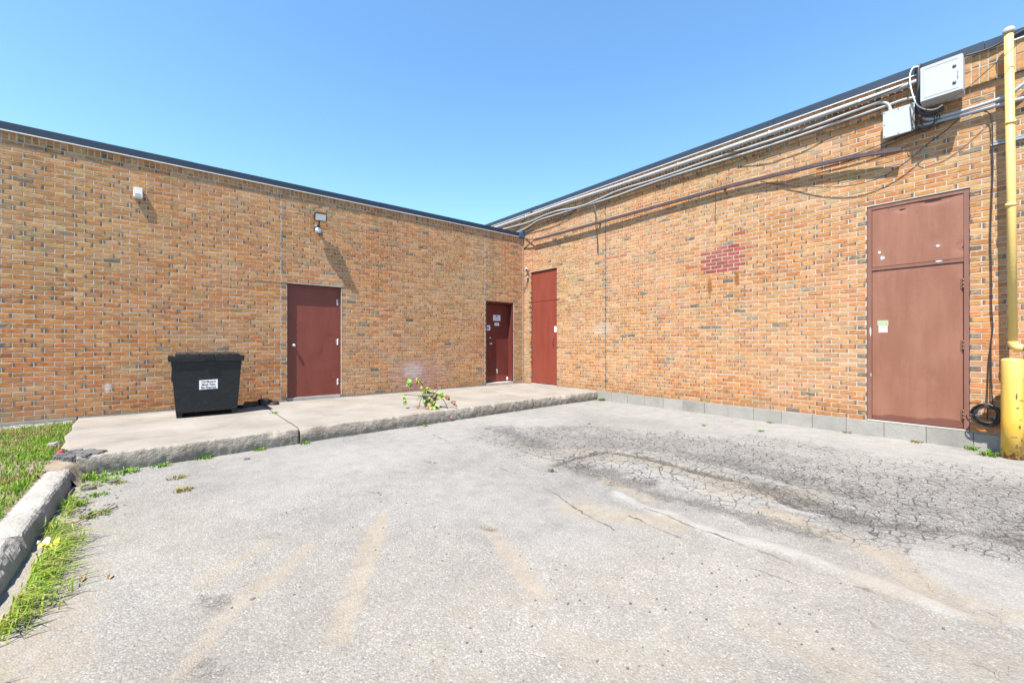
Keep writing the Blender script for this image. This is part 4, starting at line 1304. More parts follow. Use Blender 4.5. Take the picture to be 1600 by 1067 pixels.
# ------------------------------------------------------------------ rubble, stones, litter
def chunk_mesh(m_, x, y, z, rx, ry, rz, seed):
    r = random.Random(seed)
    n = 7
    ringA = []; ringB = []
    a0 = r.uniform(0, 6.28)
    for k in range(n):
        a = a0 + 2 * math.pi * k / n
        q = r.uniform(.7, 1.05)
        ringA.append(m_._v((x + rx * q * math.cos(a), y + ry * q * math.sin(a), z)))
        q2 = q * r.uniform(.65, .95)
        ringB.append(m_._v((x + rx * q2 * math.cos(a), y + ry * q2 * math.sin(a), z + rz * r.uniform(.7, 1.1))))
    t = m_._v((x, y, z + rz * r.uniform(.9, 1.2)))
    for k in range(n):
        m_._f((ringA[k], ringA[(k + 1) % n], ringB[(k + 1) % n], ringB[k])); m_._f((ringB[k], ringB[(k + 1) % n], t))
    m_._f(ringA[::-1])
m_ = MB()
r = random.Random(77)
for k in range(150):
    a = r.random()
    x = -8.09 + .30 * a + r.gauss(0, .02); y = -2.58 - .22 * a + r.gauss(0, .05)
    s_ = r.choice((.008, .012, .02, .03, .045))
    on = x > left_edge(y) and y > -2.86 + max(0, -7.95 - x)
    chunk_mesh(m_, x, y, (-.006 if on else -.055), s_ * 1.5, s_, min(.02, s_ * .5) + (.0 if on else .03), k)
kind(m_.build('asphalt_rubble', 'chunk'), 'stuff')
m_ = MB()
for k in range(1500):           # grit on the asphalt
    if k < 260: x, y = -7.93 + abs(r.gauss(0, .16)), r.uniform(-4.5, -2.95)
    elif k < 600: x, y = r.uniform(-6.4, -3.4), r.uniform(-8.0, -4.6)
    elif k < 900: x, y = r.uniform(-7.3, -.4), r.uniform(-8.3, -3.0)
    elif k < 1200: x, y = -7.93 + abs(r.gauss(0, .12)), r.uniform(-4.2, -2.95)
    else: x, y = r.uniform(-7.0, -4.5), r.uniform(-7.8, -5.0)
    s = r.choice((.003, .004, .005, .007)) * (1.5 if k < 260 else (.75 if k > 1200 else 1))
    chunk_mesh(m_, x, y, GZ - .002, s * 1.2, s, s, 2000 + k)
kind(m_.build('grit', 'chunk'), 'stuff')
m_ = MB()
for k in range(40):            # broken footing along the wall of the verge
    x = r.uniform(-9.2, -8.3); y = -.06 - abs(r.gauss(0, .12)); s = r.choice((.02, .035, .06))
    chunk_mesh(m_, x, y, soilz(x, y) - .01, s * 1.5, s, s * .55, 4000 + k)
kind(m_.build('footing_rubble', 'block'), 'stuff')
for (x, y, z, s, lab) in ((-6.63, -3.19, GZ, .032, 'dark asphalt lump on the pale lot in front of the pavement'),
                          (-4.41, -5.50, GZ, .035, 'dark asphalt lump at the near edge of the cracked band'),
                          (-7.80, -3.42, GZ, .05, 'flat dark asphalt piece in the debris beside the kerb'),
                          (-7.66, -3.30, GZ, .045, 'flat grey asphalt flake between kerb and pavement'),
                          (-2.31, -4.2, GZ, .03, 'small dark stone on the pale asphalt before the right wall'),
                          (-6.98, -6.07, GZ, .012, 'tiny black pebble next to the sand streak on the left'),
                          (-8.22, -1.9, -.03, .05, 'grey stone at the left border of the pavement in the grass')):
    m_ = MB(); chunk_mesh(m_, x, y, z - .002, s * 1.3, s, s * .6, int(abs(x * 1000)))
    tag(recentre(m_.build('stone', 'chunk' if 'grey stone' not in lab else 'block')), lab, 'stone')
# black rags behind the dumpster
m_ = MB()
for k, (x, y, sx, sy, h) in enumerate(((-6.2, -.25, .16, .12, .07), (-6.0, -.22, .14, .1, .10), (-5.87, -.3, .12, .09, .05), (-6.35, -.35, .12, .1, .05))):
    chunk_mesh(m_, x, y, -.002, sx, sy, h, 50 + k)
tag(recentre(m_.build('black_bag', 'black_plastic', bevel=.012)), 'crumpled black bag on the pavement right of the dumpster', 'bag')
m_ = MB()
m_.grid(lambda a, b: (-7.87 + .08 * a, -4.86 + .06 * b, GZ + .06 + .02 * math.sin(a * 5 + b * 3) + .012 * math.sin(b * 9)), 6, 6)
m_.m = 1
m_.grid(lambda a, b: (-7.88 + .05 * a, -4.81 + .05 * b, GZ + .075 + .015 * math.sin(a * 6 + b * 4)), 5, 5)
tag(recentre(m_.build('wrapper', ['litter_y', 'litter_w'], recalc=False, allsmooth=True)), 'crumpled yellow and white wrapper in the grass at the kerb', 'litter')
m_ = MB(); chunk_mesh(m_, -8.08, -2.56, -.03, .045, .035, .05, 9)
tag(recentre(m_.build('red_scrap', 'litter_r', bevel=.006)), 'dark red scrap by the rubble at the pavement corner', 'litter')
for k, (x, y, lab) in enumerate(((-7.64, -5.32, 'curled dry leaf on the sand, left of two near the kerb grass'), (-7.53, -5.38, 'curled dry leaf on the sand, right of two near the kerb grass'))):
    m_ = MB(); m_.grid(lambda a, b: (x + .026 * (a - .5) * (1 - abs(2 * b - 1) ** 2 * .7), y + .05 * (b - .5), GZ + .003 + .009 * (2 * a - 1) ** 2), 5, 7)
    tag(recentre(m_.build('dry_leaf', 'leaf_tan', recalc=False, allsmooth=True)), lab, 'leaf')
m_ = MB(); m_.grid(lambda a, b: (-4.34 + .07 * a, -2.78 + .05 * b, GZ + .012 + .012 * math.sin(6 * a)), 4, 4)
tag(recentre(m_.build('leaf_litter', 'leaf_dry', recalc=False)), 'brown leaf scrap at the pavement foot below the potted plant', 'leaf')

# ------------------------------------------------------------------ dumpster
DP = thing('dumpster', 'black steel dumpster with a white sign and a flat lid by the brick wall', 'dumpster', (-6.83, -.6, 0))
yf, ybk = -.95, -.28
m_ = MB()
m_.hexa([(-7.19, yf + .0, .065), (-6.47, yf, .065), (-6.47, ybk, .065), (-7.19, ybk, .065),
         (-7.245, yf - .01, .80), (-6.415, yf - .01, .80), (-6.415, ybk, .84), (-7.245, ybk, .84)])
m_.build('body', 'black_metal', DP, bevel=.008)
m_ = MB()       # rim channel round the top
m_.hexa([(-7.275, yf - .035, .785), (-6.385, yf - .035, .785), (-6.385, yf + .03, .785), (-7.275, yf + .03, .785),
         (-7.275, yf - .035, .862), (-6.385, yf - .035, .862), (-6.385, yf + .03, .862), (-7.275, yf + .03, .862)])
for xa, xb in ((-7.275, -7.215), (-6.445, -6.385)):
    m_.hexa([(xa, yf + .032, .785), (xb, yf + .032, .785), (xb, ybk - .012, .80), (xa, ybk - .012, .80), (xa, yf + .032, .862), (xb, yf + .032, .862), (xb, ybk - .012, .868), (xa, ybk - .012, .868)])
m_.build('rim', 'black_metal', DP, bevel=.005)
m_ = MB()
m_.hexa([(-7.20, yf + .06, .862), (-6.43, yf + .06, .862), (-6.42, ybk + .06, .872), (-7.18, ybk + .06, .872),
         (-7.20, yf + .06, .884), (-6.43, yf + .06, .884), (-6.42, ybk + .06, .905), (-7.18, ybk + .06, .905)])
lid = m_.build('lid', 'black_plastic', DP, bevel=.006)
m_ = MB()
for x in (-7.05, -6.92, -6.68, -6.55):
    m_.hexa([(x - .02, yf + .12, .884), (x + .02, yf + .12, .884), (x + .02, ybk, .902), (x - .02, ybk, .902), (x - .015, yf + .12, .894), (x + .015, yf + .12, .894), (x + .015, ybk, .912), (x - .015, ybk, .912)])
kind(m_.build('lid_ribs', 'black_plastic', lid), 'stuff')
m_ = MB(); m_.box(-6.90, -6.76, yf - .05, yf - .036, .80, .872); m_.box(-6.87, -6.80, yf - .058, yf - .05, .815, .85)
m_.build('latch', 'black_metal', DP, bevel=.003)
for x0, x1 in ((-7.185, -7.12), (-6.54, -6.475)):
    MB().box(x0, x1, yf + .02, ybk - .05, 0.001, .064).build('foot', 'black_metal', DP, bevel=.004)
for sx in (-7.225, -6.437):
    m_ = MB(); m_.box(min(sx, sx), sx + .012 * (1 if sx > -6.8 else -1), yf + .12, ybk - .12, .5, .62)
    m_.build('side_pocket', 'black_metal', DP)
def face_y(z): return yf - .01 * (z - .065) / .735 
sg = MB(); sg.hexa([(-6.93, face_y(.38) - .0045, .382), (-6.712, face_y(.38) - .0045, .386), (-6.712, face_y(.38) - .001, .386), (-6.93, face_y(.38) - .001, .382),
                    (-6.93, face_y(.52) - .0045, .516), (-6.712, face_y(.52) - .0045, .520), (-6.712, face_y(.52) - .001, .520), (-6.93, face_y(.52) - .001, .516)])
sgn = sg.build('sign_plate', 'sign', DP)
def lettering(txt, size, loc, parent, mat, name, rotz=0.0):
    cu = bpy.data.curves.new('lettering', 'FONT')
    cu.body = txt; cu.size = size; cu.align_x = 'CENTER'; cu.align_y = 'CENTER'; cu.extrude = .0004; cu.offset = size * .018
    cu.resolution_u = 2
    ob = bpy.data.objects.new('lettering', cu); C.objects.link(ob)
    dg = bpy.context.evaluated_depsgraph_get()
    me = bpy.data.meshes.new_from_object(ob.evaluated_get(dg))
    bpy.data.objects.remove(ob)
    me.materials.clear(); me.materials.append(M[mat])
    o = bpy.data.objects.new(name, me); C.objects.link(o)
    o.parent = parent
    off = OFF[parent.name]
    o.location = (loc[0] - off[0], loc[1] - off[1], loc[2] - off[2])
    o.rotation_euler = (math.pi / 2, 0, rotz)
    return o
for k, tx in enumerate(('Cardboard', 'Must Take', 'Bin Express')):
    lettering(tx, .038, (-6.822, face_y(.45) - .0058, .492 - .041 * k), sgn, 'ink', 'lettering')

# ------------------------------------------------------------------ things fixed to the left wall
AB = thing('alarm_box', 'small cream white box high on the left wall', 'alarm box', (-7.617, 0, 3.2))
MB(mapL).box(-7.672, -7.562, .002, .068, 3.205, 3.355).build('cover', 'white_plastic', AB, bevel=.008)
MB(mapL).box(-7.664, -7.570, .006, .052, 3.196, 3.2045).build('base_plate', 'white_plastic', AB)
m_ = MB(mapL)
for k in range(3): m_.box(-7.65, -7.584, .0685, .0705, 3.225 + k * .016, 3.231 + k * .016)
kind(m_.build('vent_slots', 'cabinet', AB), 'stuff')
FL = thing('floodlight', 'bronze floodlight with a round sensor above the dented maroon door', 'floodlight', (-5.11, 0, 3.15))
MB(mapL).lathe([(.055, .001), (.055, .02), (.03, .03)], (-5.10, 0, 3.20), 18, 'd').build('wall_plate', 'bronze', FL)
m_ = MB(mapL); m_.tube(spline([(-5.10, .02, 3.2), (-5.10, .08, 3.205), (-5.10, .13, 3.25), (-5.10, .15, 3.30)], 5), .014, 8)
m_.tube([(-5.10, .075, 3.2), (-5.105, .105, 3.16)], .012, 8)
m_.build('arm', 'bronze', FL)
def tilt(u, dd, zz, cu=-5.09, cdp=.17, cz=3.36, ang=math.radians(-14), yaw=math.radians(-8)):
    """floodlight head, local box turned down and a little to the side"""
    a, b = dd * math.cos(ang) - zz * math.sin(ang), dd * math.sin(ang) + zz * math.cos(ang)
    return (cu + u * math.cos(yaw) + a * math.sin(yaw), -(cdp + a * math.cos(yaw) - u * math.sin(yaw)), cz + b)
m_ = MB(tilt)
m_.prism([(-.09, -.055), (.045, -.075), (.045, .075), (-.09, .055)], 0, -.105, .105)
hd = m_.build('lamp_head', 'bronze', FL, bevel=.008)
MB(tilt).box(-.088, .088, .046, .050, -.058, .058).build('lamp_glass', 'lamp_glass', hd, bevel=.002)
m_ = MB(tilt); m_.prism([(.044, .076), (.075, .076), (.075, .081), (.044, .081)], 0, -.108, .108); m_.build('visor', 'bronze', hd)
MB(mapL).lathe([(.028, .06), (.05, .085), (.054, .105), (.045, .122), (.02, .13), (.002, .132)], (-5.107, 0, 3.135), 20, 'd').build('sensor', 'lens_blue', FL)
# ------------------------------------------------------------------ camera in the inner corner
SC = thing('security_camera', 'small white security camera beside the top of the tall red door', 'security camera', (0, -.18, 2.8))
m_ = MB(); m_.tube([(-.002, -.2, 2.90), (-.03, -.2, 2.90), (-.05, -.2, 2.93)], .012, 8); m_.build('bracket', 'white', SC)
m_ = MB(); m_.tube([(-.035, -.16, 2.945), (-.10, -.235, 2.925)], .042, 14); hdc = m_.build('camera_body', 'white', SC, bevel=.006)
m_ = MB(); m_.tube([(-.1005, -.2355, 2.925), (-.104, -.2395, 2.924)], .034, 14); m_.build('lens', 'ink', hdc)
MB().box(-.05, -.001, -.225, -.16, 2.72, 2.80).build('junction_box', 'box_grey', SC, bevel=.005)
m_ = MB(); m_.tube(spline([(-.03, -.19, 2.79), (-.03, -.2, 2.70), (-.03, -.16, 2.60), (-.03, -.08, 2.52), (-.03, -.02, 2.50)], 6), .006, 6)
m_.tube(spline([(-.03, -.19, 2.79), (-.03, -.21, 2.66), (-.03, -.15, 2.52), (-.03, -.06, 2.44), (-.03, -.02, 2.47)], 6), .005, 6)
m_.build('camera_wire', 'cable', SC)

# ------------------------------------------------------------------ pipes, boxes and cables on the right wall
def run(name, label, cat, pts_, r, mat, n=10, per=6, group=None, straight=False):
    m_ = MB(mapR); m_.tube(pts_ if straight else spline(pts_, per), r, n)
    return tag(recentre(m_.build(name, mat)), label, cat, group)
# (u = y along the wall, d off the wall, z)
t_ = thing('conduit', 'thickest grey conduit running along the top of the right wall', 'conduit', (0, -3, 4.2))
m_ = MB(mapR); m_.tube(spline([(3.2, .085, 4.30), (0, .085, 4.30), (-1.6, .085, 4.305), (-3.0, .085, 4.285), (-4.5, .085, 4.275), (-6.0, .085, 4.275), (-7.58, .085, 4.285)], 6), .036, 12)
cb = m_.build('pipe', 'grey_pvc', t_)
for u in (-.2, -2.85, -4.4, -5.9, -7.0):
    m_ = MB(mapR); zc = 4.30 if u > -2 else 4.278
    m_.tube([(u - .012, .085, zc), (u + .012, .085, zc)], .040, 12); m_.box(u - .011, u + .011, .035, .086, zc + .036, zc + .05)
    m_.build('clamp', 'steel', t_)
run('conduit', 'middle thin grey conduit along the top of the right wall, wavy near the corner', 'conduit',
    [(2.2, .07, 4.22), (.9, .07, 4.19), (.42, .07, 4.17), (-.28, .07, 4.145), (-.85, .07, 4.185), (-1.35, .07, 4.185), (-1.98, .07, 4.115), (-2.55, .07, 4.14), (-3.1, .07, 4.185),
     (-4.0, .07, 4.165), (-5.15, .07, 4.18), (-6.35, .07, 4.165), (-6.8, .07, 4.18), (-7.11, .07, 4.19), (-7.23, .07, 4.175), (-7.29, .07, 4.12), (-7.31, .07, 4.03)], .019, 'grey_pvc')
run('conduit', 'lowest thin grey conduit along the top of the right wall, bent down at the corner', 'conduit',
    [(1.2, .06, 3.96), (.28, .06, 3.985), (-.18, .06, 4.02), (-.6, .06, 4.11), (-1.06, .06, 4.115), (-2.1, .06, 4.10), (-2.96, .06, 4.09), (-3.6, .06, 4.115), (-4.45, .06, 4.12), (-5.8, .06, 4.10),
     (-6.85, .06, 4.11), (-7.27, .06, 4.12), (-7.43, .06, 4.125), (-7.6, .06, 4.095)], .018, 'grey_pvc')
# steel bar held off the wall
t_ = thing('steel_bar', 'long brown steel bar hung across the right wall below the conduits', 'steel bar', (0, -3.8, 3.5))
m_ = MB(mapR)
bp = [(-.50, .085, 3.645), (-1.6, .085, 3.635), (-2.55, .08, 3.635), (-4.14, .06, 3.645), (-4.75, .055, 3.645), (-5.28, .055, 3.645), (-5.69, .06, 3.632), (-6.34, .085, 3.598), (-6.90, .10, 3.568), (-7.42, .115, 3.49)]
for a, b in zip(bp, bp[1:]):
    m_.hexa([(a[0], a[1] - .022, a[2] - .024), (b[0], b[1] - .022, b[2] - .024), (b[0], b[1] + .022, b[2] - .024), (a[0], a[1] + .022, a[2] - .024),
             (a[0], a[1] - .022, a[2] + .024), (b[0], b[1] - .022, b[2] + .024), (b[0], b[1] + .022, b[2] + .024), (a[0], a[1] + .022, a[2] + .024)])
m_.build('bar', 'angle', t_)
m_ = MB(mapR); m_.tube([(-.08, .004, 3.77), (-.50, .085, 3.655)], .013, 6); m_.tube([(-.03, .004, 3.52), (-.50, .085, 3.635)], .016, 6)
m_.build('corner_bracket', 'rusty', t_)
for u, dd, zz in ((-2.55, .08, 3.635), (-5.2, .055, 3.645)):
    MB(mapR).box(u - .02, u + .02, .001, dd - .023, zz - .02, zz + .02).build('standoff', 'rusty', t_)
# big cabinet
t_ = thing('electrical_cabinet', 'large pale grey cabinet mounted under the roof edge of the right wall', 'electrical cabinet', (0, -7.79, 3.92))
MB(mapR).box(-7.968, -7.612, .062, .284, 3.925, 4.342).build('housing', 'cabinet', t_, bevel=.006)
dr = MB(mapR).box(-7.964, -7.616, .286, .300, 3.930, 4.338).build('cabinet_door', 'cabinet', t_, bevel=.004)
m_ = MB(mapR)
m_.box(-7.93, -7.645, .3005, .3025, 3.962, 3.967); m_.box(-7.650, -7.645, .3005, .3025, 3.967, 4.30); m_.box(-7.93, -7.645, .3005, .3025, 4.30, 4.305)
kind(m_.build('door_seam', 'box_grey', dr), 'stuff')
for z in (4.22, 4.03):
    MB(mapR).lathe([(.016, 0), (.016, .006), (.004, .008)], (-7.90, .3002, z), 12, 'd').build('lock', 'bronze', dr)
m_ = MB(mapR); m_.box(-7.932, -7.926, .3002, .312, 4.08, 4.17); m_.build('latch', 'box_grey', dr, bevel=.001)
MB(mapR).box(-7.95, -7.63, .002, .061, 4.0, 4.04).box(-7.95, -7.63, .04, .061, 4.25, 4.29).build('mounting_rail', 'steel', t_)
# smaller flat box
t_ = thing('junction_box', 'flat light grey junction box below and left of the large cabinet', 'junction box', (0, -7.395, 3.7))
MB(mapR).box(-7.535, -7.248, .002, .095, 3.70, 4.025).build('housing', 'box_grey', t_, bevel=.004)
cv = MB(mapR).box(-7.543, -7.240, .096, .102, 3.692, 4.033).build('cover', 'cabinet', t_, bevel=.002)
m_ = MB(mapR)
for (u, z) in ((-7.255, 3.71), (-7.255, 4.015), (-7.39, 3.71), (-7.39, 4.015), (-7.528, 3.71), (-7.528, 4.015), (-7.255, 3.86), (-7.528, 3.86)):
    m_.lathe([(.006, 0), (.006, .003)], (u, .1022, z), 8, 'd')
kind(m_.build('cover_screws', 'bronze', cv), 'stuff')
m_ = MB(mapR); m_.tube([(-7.31, .07, 4.034), (-7.31, .07, 4.055)], .026, 10); m_.build('conduit_hub', 'steel', t_)
# service conduits right of the cabinet
run('conduit', 'upper pale blue conduit curving out right of the junction box', 'conduit',
    [(-7.585, .07, 3.93), (-7.60, .07, 3.84), (-7.66, .07, 3.785), (-7.75, .07, 3.77), (-7.97, .07, 3.765), (-8.2, .07, 3.775), (-8.30, .07, 3.795), (-8.40, .07, 3.86), (-8.55, .07, 3.98), (-8.8, .07, 4.10)], .020, 'blue_pvc')
run('conduit', 'lower pale blue conduit running right from the junction box past the yellow pipe', 'conduit',
    [(-7.545, .055, 3.735), (-7.75, .055, 3.73), (-8.14, .055, 3.72), (-8.42, .055, 3.715), (-9.2, .055, 3.71), (-10.5, .055, 3.71)], .020, 'blue_pvc')
m_ = MB(mapR); m_.box(-12, -8.165, .004, .022, 3.318, 3.33); m_.box(-12, -8.165, .004, .034, 3.288, 3.306); m_.box(-12, -8.165, .004, .012, 3.306, 3.318)
tag(recentre(m_.build('cable_tray', 'blue_pvc')), 'slim blue grey channel on the wall behind the yellow pipe', 'cable channel')
t_ = thing('conduit', 'black riser conduit squeezed against the left side of the large cabinet', 'conduit', (-.1, -7.58, 3.85))
m_ = MB(mapR); m_.tube(spline([(-7.575, .10, 4.46), (-7.578, .11, 4.3), (-7.578, .11, 4.0), (-7.59, .11, 3.9), (-7.63, .11, 3.845), (-7.70, .11, 3.83), (-7.80, .11, 3.85)], 6), .021, 10); m_.build('pipe', 'cable', t_)
m_ = MB(mapR); m_.tube([(-7.545, .06, 4.455), (-7.60, .06, 4.455)], .045, 12); m_.build('weather_head', 'cable', t_)
run('cable', 'white cable looping down the left side of the large cabinet', 'cable',
    [(-7.575, .13, 4.45), (-7.53, .15, 4.44), (-7.505, .15, 4.36), (-7.515, .15, 4.2), (-7.56, .14, 4.0), (-7.64, .13, 3.895), (-7.73, .12, 3.865), (-7.79, .12, 3.89)], .008, 'white_cable', 6)
BK = 'cable'
run('cable', 'black cable tied along the thick conduit', 'cable', [(-5.2, .10, 4.20), (-5.86, .12, 4.10), (-6.15, .13, 4.12), (-6.41, .14, 4.16), (-6.67, .135, 4.225), (-7.12, .13, 4.26), (-7.37, .12, 4.28), (-7.55, .1, 4.33)], .007, BK, 6)
run('cable', 'black cable swinging off the conduits and dropping across the steel bar', 'cable',
    [(1.0, .03, 3.92), (-.18, .03, 3.93), (-1.07, .04, 3.94), (-1.6, .05, 4.015), (-2.09, .06, 4.13), (-2.27, .07, 4.15), (-2.43, .07, 4.04), (-2.5, .10, 3.87), (-2.51, .11, 3.61), (-2.51, .06, 3.3), (-2.5, .03, 3.0)], .009, BK, 6)
run('cable', 'thin black cable sagging in a long arc above the brown door', 'cable',
    [(-7.93, .08, 3.70), (-7.82, .07, 3.595), (-7.66, .07, 3.49), (-7.44, .07, 3.315), (-7.21, .07, 3.21), (-6.96, .07, 3.185), (-6.62, .06, 3.25), (-6.26, .04, 3.385), (-5.93, .02, 3.51), (-5.75, .015, 3.6)], .006, BK, 6)
run('cable', 'upper of two black cables running under the junction box', 'cable', [(-6.5, .03, 3.62), (-6.83, .03, 3.615), (-7.15, .03, 3.64), (-7.41, .03, 3.69), (-7.6, .05, 3.70)], .006, BK, 6)
run('cable', 'lower of two black cables running under the junction box', 'cable', [(-6.2, .05, 3.61), (-6.83, .05, 3.585), (-7.15, .05, 3.595), (-7.41, .05, 3.63), (-7.62, .07, 3.655), (-7.8, .05, 3.71)], .006, BK, 6)
run('cable', 'thin dark wire hanging down below the middle of the steel bar', 'cable', [(-5.06, .06, 3.64), (-5.05, .03, 3.5), (-5.035, .015, 3.3), (-5.03, .012, 3.16), (-5.05, .02, 3.13), (-5.075, .02, 3.19)], .004, BK, 6)
run('cable', 'thin black cable slanting across the underside of the large cabinet', 'cable', [(-8.6, .25, 4.42), (-8.24, .29, 4.12), (-7.98, .30, 3.91), (-7.8, .30, 3.85), (-7.68, .28, 3.84), (-7.6, .15, 3.80)], .004, BK, 6)
run('cable', 'black cable lying along the roof edge by the yellow pipe', 'cable', [(-7.95, .065, 4.40), (-8.15, .066, 4.385), (-8.3, .068, 4.42), (-8.41, .068, 4.45), (-8.7, .068, 4.47)], .010, BK, 6)
run('cable', 'loose black cable bridging from the low roof to the high roof edge', 'cable', [(.35, .03, 3.93), (.28, .05, 4.02), (.05, .07, 4.16), (-.2, .075, 4.30), (-.42, .07, 4.40)], .010, BK, 6)
m_ = MB(mapR)      # tangle of wire under the cabinet
for k in range(3):
    cu, cz = -7.68 + .03 * k, 3.76 - .01 * k
    m_.tube([(cu + (.085 + .008 * k) * math.cos(a), .12 + .02 * math.sin(2 * a + k), cz + (.07 + .01 * k) * math.sin(a)) for a in [q * 6.283 / 22 for q in range(23)]], .005, 5)
m_.tube(spline([(-7.50, .11, 4.0), (-7.515, .12, 3.85), (-7.53, .12, 3.72), (-7.56, .12, 3.68), (-7.62, .12, 3.72)], 5), .005, 5)
m_.tube(spline([(-7.55, .11, 3.98), (-7.53, .13, 3.86), (-7.55, .13, 3.74), (-7.6, .12, 3.70)], 5), .005, 5)
tag(recentre(m_.build('cable', 'cable')), 'looped tangle of black cable between the junction box and the cabinet', 'cable')
t_ = thing('cable_coil', 'coil of black cable hanging at the foot of the wall beside the brown door', 'cable', (0, -8.14, .1))
m_ = MB(mapR)
rr = random.Random(4)
for k in range(22):
    ru = .107 + rr.uniform(-.022, .014); rz_ = .112 + rr.uniform(-.022, .012); cu = -8.14 + rr.uniform(-.012, .012); cz = .232 + rr.uniform(-.012, .012); ph = rr.random() * 6
    m_.tube([(cu + ru * math.cos(a), .075 + .02 * math.sin(a + ph) + .014 * (k % 4), cz + rz_ * math.sin(a)) for a in [q * 6.2832 / 28 for q in range(29)]], .0066, 5)
m_.tube(spline([(-8.10, .08, .34), (-8.05, .10, .365), (-8.02, .09, .36), (-8.0, .06, .34)], 4), .005, 5)
m_.build('loops', 'cable', t_)
m_ = MB(mapR)
m_.tube(spline([(-8.115, .04, 3.70), (-8.15, .05, 3.665), (-8.175, .04, 3.57), (-8.18, .03, 3.2), (-8.18, .028, 2.9), (-8.165, .028, 2.31), (-8.17, .028, 1.9), (-8.172, .028, 1.46), (-8.182, .026, 1.22), (-8.168, .026, 1.03), (-8.17, .03, .64), (-8.178, .05, .36), (-8.17, .07, .33)], 6), .006, 6)
m_.tube(spline([(-8.168, .02, 1.05), (-8.15, .022, .85), (-8.142, .03, .5), (-8.14, .05, .36), (-8.14, .055, .22), (-8.145, .05, .17)], 5), .005, 6)
m_.build('riser_cable', 'cable', t_)
MB(mapR).box(-8.16, -8.12, .05, .135, .322, .345).build('tie', 'cable', t_)

# yellow gas pipe with elbow, and the meter it feeds at the edge of the picture
t_ = thing('gas_pipe', 'tall yellow gas pipe standing off the right wall above the bollard', 'gas pipe', (-.165, -8.33, 1.0))
m_ = MB(mapR); m_.tube([(-8.302, .165, 4.44), (-8.318, .165, 2.7), (-8.332, .165, 1.06)], .036, 16); m_.build('riser', 'yellow_pipe', t_)
m_ = MB(mapR); m_.lathe([(.043, 0), (.046, .02), (.046, .05), (.03, .066), (.004, .07)], (-8.302, .165, 4.425), 16, 'z'); m_.build('cap', 'caulk', t_)
m_ = MB(mapR); m_.tube(spline([(-8.332, .165, 1.062), (-8.335, .165, 1.03), (-8.352, .165, 1.004), (-8.385, .165, .995), (-8.40, .165, .995)], 5), .042, 14); m_.build('elbow', 'yellow_pipe', t_)
m_ = MB(mapR); m_.tube([(-8.401, .165, .995), (-8.75, .165, .995), (-8.75, .165, .90)], .034, 12); m_.build('crosspipe', 'grey_pvc', t_)
for z in (3.45, 2.55):
    m_ = MB(mapR); m_.box(-8.345, -8.29, .001, .125, z - .012, z + .012); m_.tube([(-8.315, .165, z - .02), (-8.315, .165, z + .02)], .041, 12); m_.build('clamp', 'yellow_pipe', t_)
t_ = thing('gas_meter', 'grey gas meter standing at the wall just right of the bollard', 'gas meter', (-.2, -8.7, .3))
m_ = MB(mapR); m_.box(-8.86, -8.60, .08, .30, .36, .70); m_.build('meter_body', 'box_grey', t_, bevel=.03)
m_ = MB(mapR); m_.tube([(-8.63, .165, .705), (-8.63, .165, .80), (-8.45, .165, .80)], .022, 10); m_.tube([(-8.75, .165, .705), (-8.75, .165, .89)], .03, 10); m_.build('meter_pipe', 'grey_pvc', t_)
m_ = MB(mapR); m_.tube([(-8.44, .165, .68), (-8.44, .165, .92)], .035, 12); m_.tube([(-8.40, .165, .71), (-8.48, .165, .71)], .05, 12); m_.build('regulator', 'cable', t_)
m_ = MB(mapR); m_.tube([(-8.42, .12, -.185), (-8.42, .12, .68)], .02, 8); m_.build('stand_pipe', 'grey_pvc', t_)
# bollard
t_ = thing('bollard', 'chipped yellow steel bollard in front of the right wall', 'bollard', (-.27, -8.33, GZ))
m_ = MB(); m_.lathe([(.084, -.05), (.084, .4), (.084, .8), (.084, 1.045), (.079, 1.062), (.06, 1.072), (.004, 1.076)], (-.27, -8.33, GZ), 28)
m_.build('post', 'yellow_bollard', t_)
for (a, z, ru, rz_, sd_) in ((3.6, .36, .018, .01, 61), (3.9, .235, .008, .008, 62), (3.3, .05, .03, .012, 63), (3.9, -.06, .02, .014, 64), (3.7, -.14, .03, .02, 65), (4.2, -.16, .025, .02, 66), (4.3, .66, .007, .008, 67), (3.5, .48, .008, .05, 68), (4.0, .44, .03, .006, 69), (3.8, .16, .012, .03, 70), (3.5, -.05, .02, .03, 71), (4.05, .02, .012, .02, 72)):
    m_ = MB(); rr = random.Random(sd_)
    ring = []
    for k in range(9):
        aa = a + ru / .09 * math.cos(6.283 * k / 9) * rr.uniform(.5, 1.1); zz = z + rz_ * math.sin(6.283 * k / 9) * rr.uniform(.5, 1.1)
        ring.append((-.27 + (.0852) * math.cos(aa), -8.33 + (.0852) * math.sin(aa), zz))
    m_._f([m_._v(p) for p in ring]); m_.build('paint_chip', 'rusty', t_, recalc=False)

# ------------------------------------------------------------------ potted plant
t_ = thing('potted_plant', 'withered sprawling plant in a grey pot on the pavement edge', 'potted plant', (-3.98, -2.28, 0))
PX, PY = -3.98, -2.28
m_ = MB(); m_.lathe([(.078, .002), (.082, .02), (.118, .19), (.128, .195), (.130, .222), (.122, .224), (.112, .205), (.10, .16), (.02, .158)], (PX, PY, 0), 24)
m_.build('pot', 'pot', t_)
MB().lathe([(.100, .159), (.104, .178), (.05, .186), (.002, .188)], (PX, PY, 0), 18).build('potting_soil', 'soil', t_)
